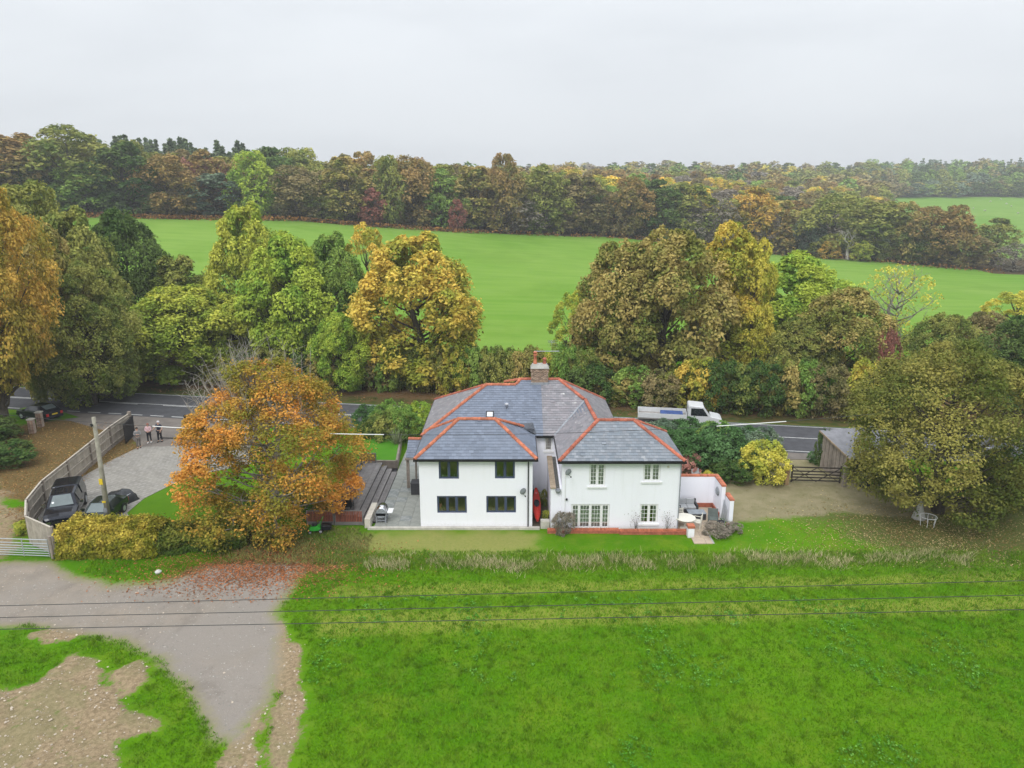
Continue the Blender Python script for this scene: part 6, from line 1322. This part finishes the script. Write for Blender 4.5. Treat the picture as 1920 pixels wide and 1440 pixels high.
# ------------------------------------------------------------------ people
SKIN = mat('skin', (.55, .33, .24), .6, .08, 6, bump=0)
def skinned(name, edges, pos, rad, m, parent, root=None):
    names = list(pos); me = bpy.data.meshes.new(name); me.from_pydata([pos[k] for k in names], [(names.index(a), names.index(b)) for a, b in edges], []); me.materials.append(m)
    o = link(name, me, parent); s = o.modifiers.new('skin', 'SKIN'); s.use_smooth_shade = True
    for i, k in enumerate(names): sv = me.skin_vertices[0].data[i]; r = rad[k]; sv.radius = r if isinstance(r, tuple) else (r, r); sv.use_root = (k == (root or names[0]))
    ss = o.modifiers.new('sub', 'SUBSURF'); ss.levels = ss.render_levels = 1; return o
def person(label, x, y, rz, H, top, bottom, shoe, hair, arms, cap=None, bald=False, step_=.08):
    t = thing('person', label, 'person', (x, y, .03), rz); t.scale = (H/1.75,)*3
    P = dict(pel=(0,0,.95), wst=(0,0,1.1), chs=(0,0,1.32), nek=(0,.0,1.47), hd0=(0,-.01,1.56), hd1=(0,-.02,1.66), hd2=(0,-.01,1.72)); Rr = dict(pel=(.15,.11), wst=(.13,.10), chs=(.16,.11), nek=.055, hd0=.075, hd1=.092, hd2=.06)
    E_ = [('pel','wst'),('wst','chs'),('chs','nek'),('nek','hd0'),('hd0','hd1'),('hd1','hd2')]
    for s_, n_ in ((1,'l'),(-1,'r')):
        el, ha = arms[0 if s_ == 1 else 1]
        P.update({n_+'sh': (s_*.18,0,1.42), n_+'el': el, n_+'wr': ha, n_+'hp': (s_*.09,0,.9), n_+'kn': (s_*.10,-.02+s_*step_*.5,.5), n_+'an': (s_*.11,.03+s_*step_,.09), n_+'to': (s_*.13,-.16+s_*step_,.03)})
        Rr.update({n_+'sh': .065, n_+'el': .042, n_+'wr': .03, n_+'hp': .095, n_+'kn': .06, n_+'an': .042, n_+'to': .035})
        E_ += [('chs',n_+'sh'),(n_+'sh',n_+'el'),(n_+'el',n_+'wr'),('pel',n_+'hp'),(n_+'hp',n_+'kn'),(n_+'kn',n_+'an'),(n_+'an',n_+'to')]
        d = (Vector(ha)-Vector(el)).normalized(); sv = d.orthogonal().normalized(); P[n_+'pa'] = tuple(Vector(ha)+d*.06); Rr[n_+'pa'] = (.035, .018); E_.append((n_+'wr', n_+'pa'))
        for k in range(5):
            o_ = (k-2)*.016; ln_ = (.055, .075, .08, .07, .055)[k]; a1 = Vector(P[n_+'pa'])+sv*o_+d*.02; P[f'{n_}f{k}'] = tuple(a1+d*ln_*.5); P[f'{n_}g{k}'] = tuple(a1+d*ln_+Vector((0,0,-.01))); Rr[f'{n_}f{k}'] = .009; Rr[f'{n_}g{k}'] = .008; E_ += [(n_+'pa', f'{n_}f{k}'), (f'{n_}f{k}', f'{n_}g{k}')]
    skinned('body', E_, P, Rr, SKIN, t, 'pel')
    cP = {k: P[k] for k in ('pel','wst','chs')}; cR = dict(pel=(.172,.135), wst=(.155,.125), chs=(.185,.135)); cE = [('pel','wst'),('wst','chs')]
    cP['nk'] = (0,0,1.46); cR['nk'] = .085; cE.append(('chs','nk'))
    for n_, s_ in (('l',1),('r',-1)):
        cP[n_+'sh'] = P[n_+'sh']; cP[n_+'el'] = tuple(Vector(P[n_+'sh']).lerp(Vector(P[n_+'el']), .75 if not arms[2] else 1.)); cR[n_+'sh'] = .085; cR[n_+'el'] = .065; cE += [('chs',n_+'sh'),(n_+'sh',n_+'el')]
        if arms[2]: cP[n_+'wr'] = P[n_+'wr']; cR[n_+'wr'] = .045; cE.append((n_+'el', n_+'wr'))
    skinned('top', cE, cP, cR, top, t, 'pel')
    tP = dict(pel=(0,0,.97)); tR = dict(pel=(.168,.13)); tE = []
    for n_ in 'lr': tP[n_+'hp'] = P[n_+'hp']; tP[n_+'kn'] = P[n_+'kn']; tP[n_+'an'] = (P[n_+'an'][0], P[n_+'an'][1], .12); tR.update({n_+'hp': .11, n_+'kn': .078, n_+'an': .062}); tE += [('pel',n_+'hp'),(n_+'hp',n_+'kn'),(n_+'kn',n_+'an')]
    skinned('trousers', tE, tP, tR, bottom, t, 'pel')
    for n_ in 'lr': a = Vector(P[n_+'an']); q = MB(); q.box(a.x-.05, a.x+.05, a.y-.21, a.y+.06, -.005, .09); bevel(obj('shoe', q, shoe, t), .03)
    q = MB(); q.lathe([(.09, 1.62), (.102, 1.68), (.085, 1.745), (.03, 1.775)], 12, (0, .012, 0)); obj('cap' if cap else 'hair', q, cap or hair, t, True)
    q = MB(); q.box(-.012, .012, -.125, -.10, 1.61, 1.65); q.box(-.045, -.02, -.108, -.098, 1.655, 1.67); q.box(.02, .045, -.108, -.098, 1.655, 1.67); q.box(-.03, .03, -.1, -.09, 1.575, 1.585); obj('face', q, mat('face_features', (.30, .15, .11), .6), t)
    return t
GREYC = mat('grey_cloth', (.22, .215, .215), .9, .2, 9); BROWNC = mat('grey_brown_trousers', (.17, .155, .14), .9, .2, 9); BLK = mat('black_cloth', (.015, .016, .022), .9, .2, 9); NAVYC = mat('navy_cloth', (.018, .022, .045), .9, .2, 9); PINK = mat('pale_pink_cloth', (.62, .42, .44), .9, .2, 9); HAIR = mat('dark_hair', (.03, .02, .015), .7); HAIR2 = mat('auburn_hair', (.28, .10, .07), .7)
hold = (((.24,-.10,1.18),(.10,-.30,1.22)), ((-.24,-.10,1.18),(-.08,-.30,1.24)), True)
person('person in grey jacket and grey-brown trousers holding a small bundle, nearest the fence', -31.05, 55.9, .5, 1.8, GREYC, BROWNC, mat('brown_shoe', (.10, .05, .035), .6), HAIR, hold)
person('person in pale pink top, black trousers and white shoes between the two others', -30.85, 57.3, .2, 1.7, PINK, BLK, WHITE, HAIR2, (((.24,-.05,1.18),(.12,-.26,1.12)), ((-.24,-.06,1.18),(-.05,-.28,1.12)), True))
person('person in black T-shirt and dark trousers with a white cap standing apart at the right', -30.05, 57.5, -.1, 1.85, NAVYC, BLK, BLACK, HAIR, (((.30,.0,1.17),(.22,-.12,.98)), ((-.32,.0,1.22),(-.46,-.12,1.05)), False), cap=mat('white_cap', (.7, .68, .70), .8))
# ------------------------------------------------------------------ overhead lines
def wire(label, a, b, sag, r, name='overhead_wire', m=None, sleeves=()):
    a, b = Vector(a), Vector(b); f = lambda t: a.lerp(b, t)+Vector((0, 0, -4*sag*t*(1-t))); t = thing(name, label, 'cable', tuple(a))
    mb = MB(); mb.tube([f(k/60) for k in range(61)], r, 5); part('cable', mb, m or mat('cable', (.035, .037, .04), .6), t)
    for s0, s1 in sleeves: mb = MB(); mb.tube([f(s0+(s1-s0)*k/8) for k in range(9)], r*1.9, 6); part('white_sleeve', mb, WHITE, t)
PT = (-25.09, 40.7, 7.1)
RP = (*gy(1640, 776, 40.2)[:1], 40.2, gy(1640, 776, 40.2)[1])
mid = gy(1100, 815.5, 40.4)
def solve_t(px, a, b): 
    best = min(range(1001), key=lambda k: abs(960+FOC*(a[0]+(b[0]-a[0])*k/1000)/((a[1]+(b[1]-a[1])*k/1000)*math.cos(PITCH)+13.3*math.sin(PITCH))-px)); return best/1000
S = [(solve_t(p0_, PT, RP), solve_t(p1_, PT, RP)) for p0_, p1_ in ((286, 372), (617, 720), (1343, 1472))]
sagm = (PT[2]+RP[2])/2-gy(890, 815.5, 40.45)[1]
wire('service cable with white sleeves running from the pole across the front of the roofs', PT, RP, sagm*.98, .014, sleeves=S)
wire('thin cable leaving the pole to the left edge of the photo', PT, (-45, 46, 8.3), .5, .013)
for (pl_, pr_, lab) in ((1135, 1088, 'farthest of the three parallel power lines over the field'), (1157, 1115, 'middle one of the three parallel power lines over the field'), (1179, 1142, 'nearest of the three parallel power lines over the field')):
    A_, B_ = Vector((*g(0, pl_, 7.8), 7.8)), Vector((*g(1920, pr_, 7.8), 7.8)); d = B_-A_; wire(lab, A_-d*.6, B_+d*.6, .02, .011, 'power_line')
# sheep, verge board
t0 = None
for i, (px, py) in enumerate(((1868, 372.5), (1850, 374), (1880, 377), (1890, 383), (1820, 379), (1842, 388), (1905, 391))):
    Y = 505-i*12; x = (px-960)/1363*Y; 
    s_ = thing('sheep', f'white sheep on the far right field, {ORD[i]} from the top of the flock', 'sheep', (x, Y, Tz(x, Y)), random.uniform(0, 6), 'sheep on the far right field')
    mb = MB(); mb.lathe([(.05, -.55), (.28, -.45), (.36, 0), (.30, .45), (.08, .58)], 8); mb.v = [(z, y, x*.95+.62) for x, y, z in mb.v]; obj('fleece', mb, mat('wool', (.62, .60, .52), .95), s_, True)
    mb = MB(); mb.tube([(.55, 0, .6), (.85, 0, .35)], [.12, .07], 6); 
    for lx_ in (-.3, .32):
        for ly_ in (-.14, .14): mb.tube([(lx_, ly_, .4), (lx_, ly_, 0)], .045, 4)
    obj('head_and_legs', mb, mat('sheep_skin', (.25, .22, .2), .9), s_)
mb = MB(); x, y = g(330, 722); mb.box(-.85, .85, -.15, .15, 0, .12); o = obj('verge_plank', mb, CREAM, None, label='pale board lying on the verge across the road', category='board'); o.location = (x, y, .1); o.rotation_euler[2] = -.05
x, y = g(297, 1075); mb = MB(); mb.lathe([(.02, 0), (.16, .03), (.18, .12), (.08, .2), (.01, .2)], 9); o = obj('rock', mb, mat('white_rock', (.6, .6, .55), .9, .3), None, label='white lump of stone at the edge of the gravel track', category='rock'); o.location = (x, y, 0)
mb = MB(); rr = random.Random(2)
for k in range(26): x_ = -15.4+k*.06; mb.tube([(x_, 39.9+rr.gauss(0, .05), 0), (x_+rr.gauss(0, .04), 39.95, rr.uniform(.6, .85))], .015, 4)
mb.bar((-15.5, 39.95, .55), (-13.8, 39.95, .55), .02); o = obj('picket_screen', mb, mat('cane', (.38, .28, .2), .8), None, label='strip of thin cane fencing at the foot of the beech', category='fence')

# ------------------------------------------------------------------ grass, leaves, weeds, stones (masses)
def blades(name, P, h, w, lean, a, b, label, cat, m=None):
    n = len(P); ang = RNG.random(n)*6.283; dx, dy = np.cos(ang)*w, np.sin(ang)*w; hh = h*(.5+.8*RNG.random(n))
    tip = P+np.stack([RNG.normal(0, lean, n)*hh, RNG.normal(0, lean, n)*hh, hh], 1)
    V = np.stack([P-np.stack([dx, dy, dx*0], 1), P+np.stack([dx, dy, dx*0], 1), tip], 1).reshape(-1, 3)
    me = np_mesh(name, V, np.arange(3*n).reshape(-1, 3), [GRASSM], {'leafdata': ('FACE', np.stack([vnoise(P[:, 0], P[:, 1], .8, 77), RNG.random(n), RNG.random(n)], 1))}, k=3)
    o = link(name, me, kind='stuff', label=label, category=cat); o['tint_a'] = a; o['tint_b'] = b; return o
def zground(P):
    i = np.clip(((P[:, 0]-x0)/ (xs[1]-xs[0])).astype(int), 0, nx-1); j = np.clip(((P[:, 1]-y0)/(ys[1]-ys[0])).astype(int), 0, ny-1); return Z[j*nx+i], j*nx+i
x0, y0 = -66, 14
def scatter(n, xr, yr, ok=None):
    P = np.stack([RNG.uniform(*xr, n), RNG.uniform(*yr, n), np.zeros(n)], 1); P[:, 2], idx = zground(P)
    return P if ok is None else P[ok(P, idx)]
def lineband(px0, px1, n, fy, sd):
    px = RNG.uniform(px0, px1, n); py = fy(px)+RNG.normal(0, sd, n); P = np.array([[*g(a, b), 0.] for a, b in zip(px, py)]); P[:, 2] = zground(P)[0]; return P
P = lineband(680, 1830, 9500, lambda p: np.interp(p, (680, 1000, 1300, 1830), (1055, 1058, 1052, 1044))+4*np.sin(p*.021)+3*np.sin(p*.053), 6.5)
dn = vnoise(P[:, 0], P[:, 1], 1.3, 9); blades('long_grass', P[dn > .30], .27, .015, .45, (.22, .25, .07), (.62, .52, .32), 'strip of long pale dry grass along the edge of the field', 'long grass')
P = lineband(590, 1850, 26000, lambda p: np.interp(p, (590, 1000, 1850), (1048, 1058, 1045)), 9); blades('rough_grass', P, .15, .018, .45, (.08, .18, .012), (.20, .27, .04), 'rough green grass round the dry strip', 'grass')
P = scatter(14000, (-19, -8.5), (36.4, 41), lambda P, i: (mVG[i] > .2) & (P[:, 1] > 36.4)); blades('bank_weeds', P[::2], .2, .025, .6, (.08, .13, .02), (.26, .23, .08), 'dark weedy bank under the beech', 'weeds')
mASK = lambda P, i: (mTR[i] < .35) & (mSO[i] < .35) & (mLN[i] < .3) & (mYD[i] < .3) & (mLF[i] < .5)
P = scatter(230000, (-24, 30), (19, 38), mASK); P = P[(np.abs(P[:, 0]) < P[:, 1]*.78+2)]
blades('meadow_grass', P, .10, .018, .6, (.060, .185, .003), (.125, .265, .006), 'short bright green grass of the field in front', 'grass')
P = scatter(2600, (-24, 30), (19, 38), mASK); P = (P[:, None, :]+np.stack([RNG.normal(0, .09, (len(P), 26)), RNG.normal(0, .09, (len(P), 26)), np.zeros((len(P), 26))], 2)).reshape(-1, 3)
blades('grass_tussocks', P, .17, .014, .55, (.055, .155, .006), (.16, .28, .015), 'slightly longer tussocks dotted over the near field', 'grass')
def rosettes(name, P, size, nl, a, b, label, cat):
    n = len(P); ang = RNG.random((n, nl))*6.283; s = size*(.5+RNG.random((n, 1))); C = P[:, None, :]+np.stack([np.cos(ang)*s, np.sin(ang)*s, .03+RNG.random((n, nl))*.10], 2); C = C.reshape(-1, 3)
    Nn = unit(RNG.normal(size=C.shape)*.35+[0, 0, 1]); V, F = leaves(C, Nn, size*.55, RNG); me = np_mesh(name, V, F, [LEAF], {'leafdata': ('FACE', RNG.random((len(C), 3)))})
    o = link(name, me, kind='stuff', label=label, category=cat); o['tint_a'] = a; o['tint_b'] = b
P = scatter(5200, (-9, 30), (20, 33), lambda P, i: (mASK(P, i)) & (vnoise(P[:, 0], P[:, 1], .45, 21)+.4*vnoise(P[:, 0], P[:, 1], 2., 22) > .91)); rosettes('field_weeds', P, .085, 9, (.075, .23, .02), (.16, .34, .06), 'patches of blue-green broad leaved weeds in the field', 'weeds')
def litter(name, P, size, a, b, label):
    Nn = unit(RNG.normal(size=P.shape)*.3+[0, 0, 1]); P = P+[0, 0, .03]; V, F = leaves(P, Nn, size, RNG); me = np_mesh(name, V, F, [LEAF], {'leafdata': ('FACE', RNG.random((len(P), 3)))}); o = link(name, me, kind='stuff', label=label, category='fallen leaves'); o['tint_a'] = a; o['tint_b'] = b
P = np.stack([RNG.normal(-14.4, 3.4, 9000), RNG.normal(36.2, 1.5, 9000), np.zeros(9000)], 1); P = P[(P[:, 1] > 32.5) & (P[:, 1] < 40)]; P[:, 2] = zground(P)[0]; litter('beech_leaves', P, .055, (.26, .11, .045), (.50, .20, .09), 'orange-red fallen beech leaves on the gravel and bank')
P = scatter(16000, (-46, -28), (38, 63), lambda P, i: mLF[i] > .45); litter('roadside_leaves', P, .06, (.18, .09, .04), (.48, .30, .12), 'brown and tan fallen leaves covering the ground left of the fence')
P = np.stack([RNG.normal(26, 4.5, 9000), RNG.normal(40.2, 2.4, 9000), np.zeros(9000)], 1); P = P[(P[:, 1] > 36) & (P[:, 1] < 48) & (P[:, 0] < 40)]; P[:, 2] = zground(P)[0]; litter('oak_leaves', P, .05, (.20, .14, .05), (.52, .42, .20), 'small pale brown oak leaves scattered over the grass under the oak')
P = scatter(5000, (-40, 30), (65, 80), lambda P, i: (mVG[i] > .5)); litter('verge_leaves', P, .09, (.16, .08, .04), (.38, .20, .09), 'brown fallen leaves on the verge beyond the road')
def stones(name, P, s, m, label):
    n = len(P); base = np.array([(1,0,0),(0,1,0),(-1,0,0),(0,-1,0),(0,0,.8),(0,0,-.5)], float); fc = np.array([(0,1,4),(1,2,4),(2,3,4),(3,0,4)]); sc = s*(.4+RNG.random((n, 1, 1))**3*1.6)*(.7+.6*RNG.random((n, 6, 3)))
    V = (P[:, None, :]+base[None]*sc).reshape(-1, 3); F = (fc[None]+np.arange(n)[:, None, None]*6).reshape(-1, 3); o = link(name, np_mesh(name, V, F, [m], k=3), kind='stuff', label=label, category='stones')
WS = mat('pale_flint', (.50, .42, .33), .85, .35, 9, island=.3); P = scatter(16000, (-30, -6), (20, 38), lambda P, i: (mTR[i] > .6)); stones('track_stones', P, .022, mat('track_stone', (.36, .34, .30), .9, .4, 9, island=.35), 'loose stones on the gravel track')
P = scatter(6500, (-26, -6), (18, 32), lambda P, i: (mSO[i] > .6)); P = np.concatenate([P, scatter(350, (-28, -8), (21, 37), lambda P, i: mTR[i] > .6)]); stones('flints', P, .033, WS, 'pale flints and clods on the bare earth')

# ------------------------------------------------------------------ thin autumn haze: one closed box round everything
m, nt = new_mat('haze_air'); pv = N(nt, 'ShaderNodeVolumePrincipled'); pv.inputs['Color'].default_value = (.96, .98, 1, 1); pv.inputs['Density'].default_value = .00048; pv.inputs['Anisotropy'].default_value = .2
o_ = N(nt, 'ShaderNodeOutputMaterial'); nt.links.new(pv.outputs[0], o_.inputs[1])
mb = MB(); mb.box(-1450, 1550, -250, 1750, -4, 85); o = link('haze', mb.mesh('haze', m), None, kind='stuff', label='thin pale autumn haze over the valley', category='haze')
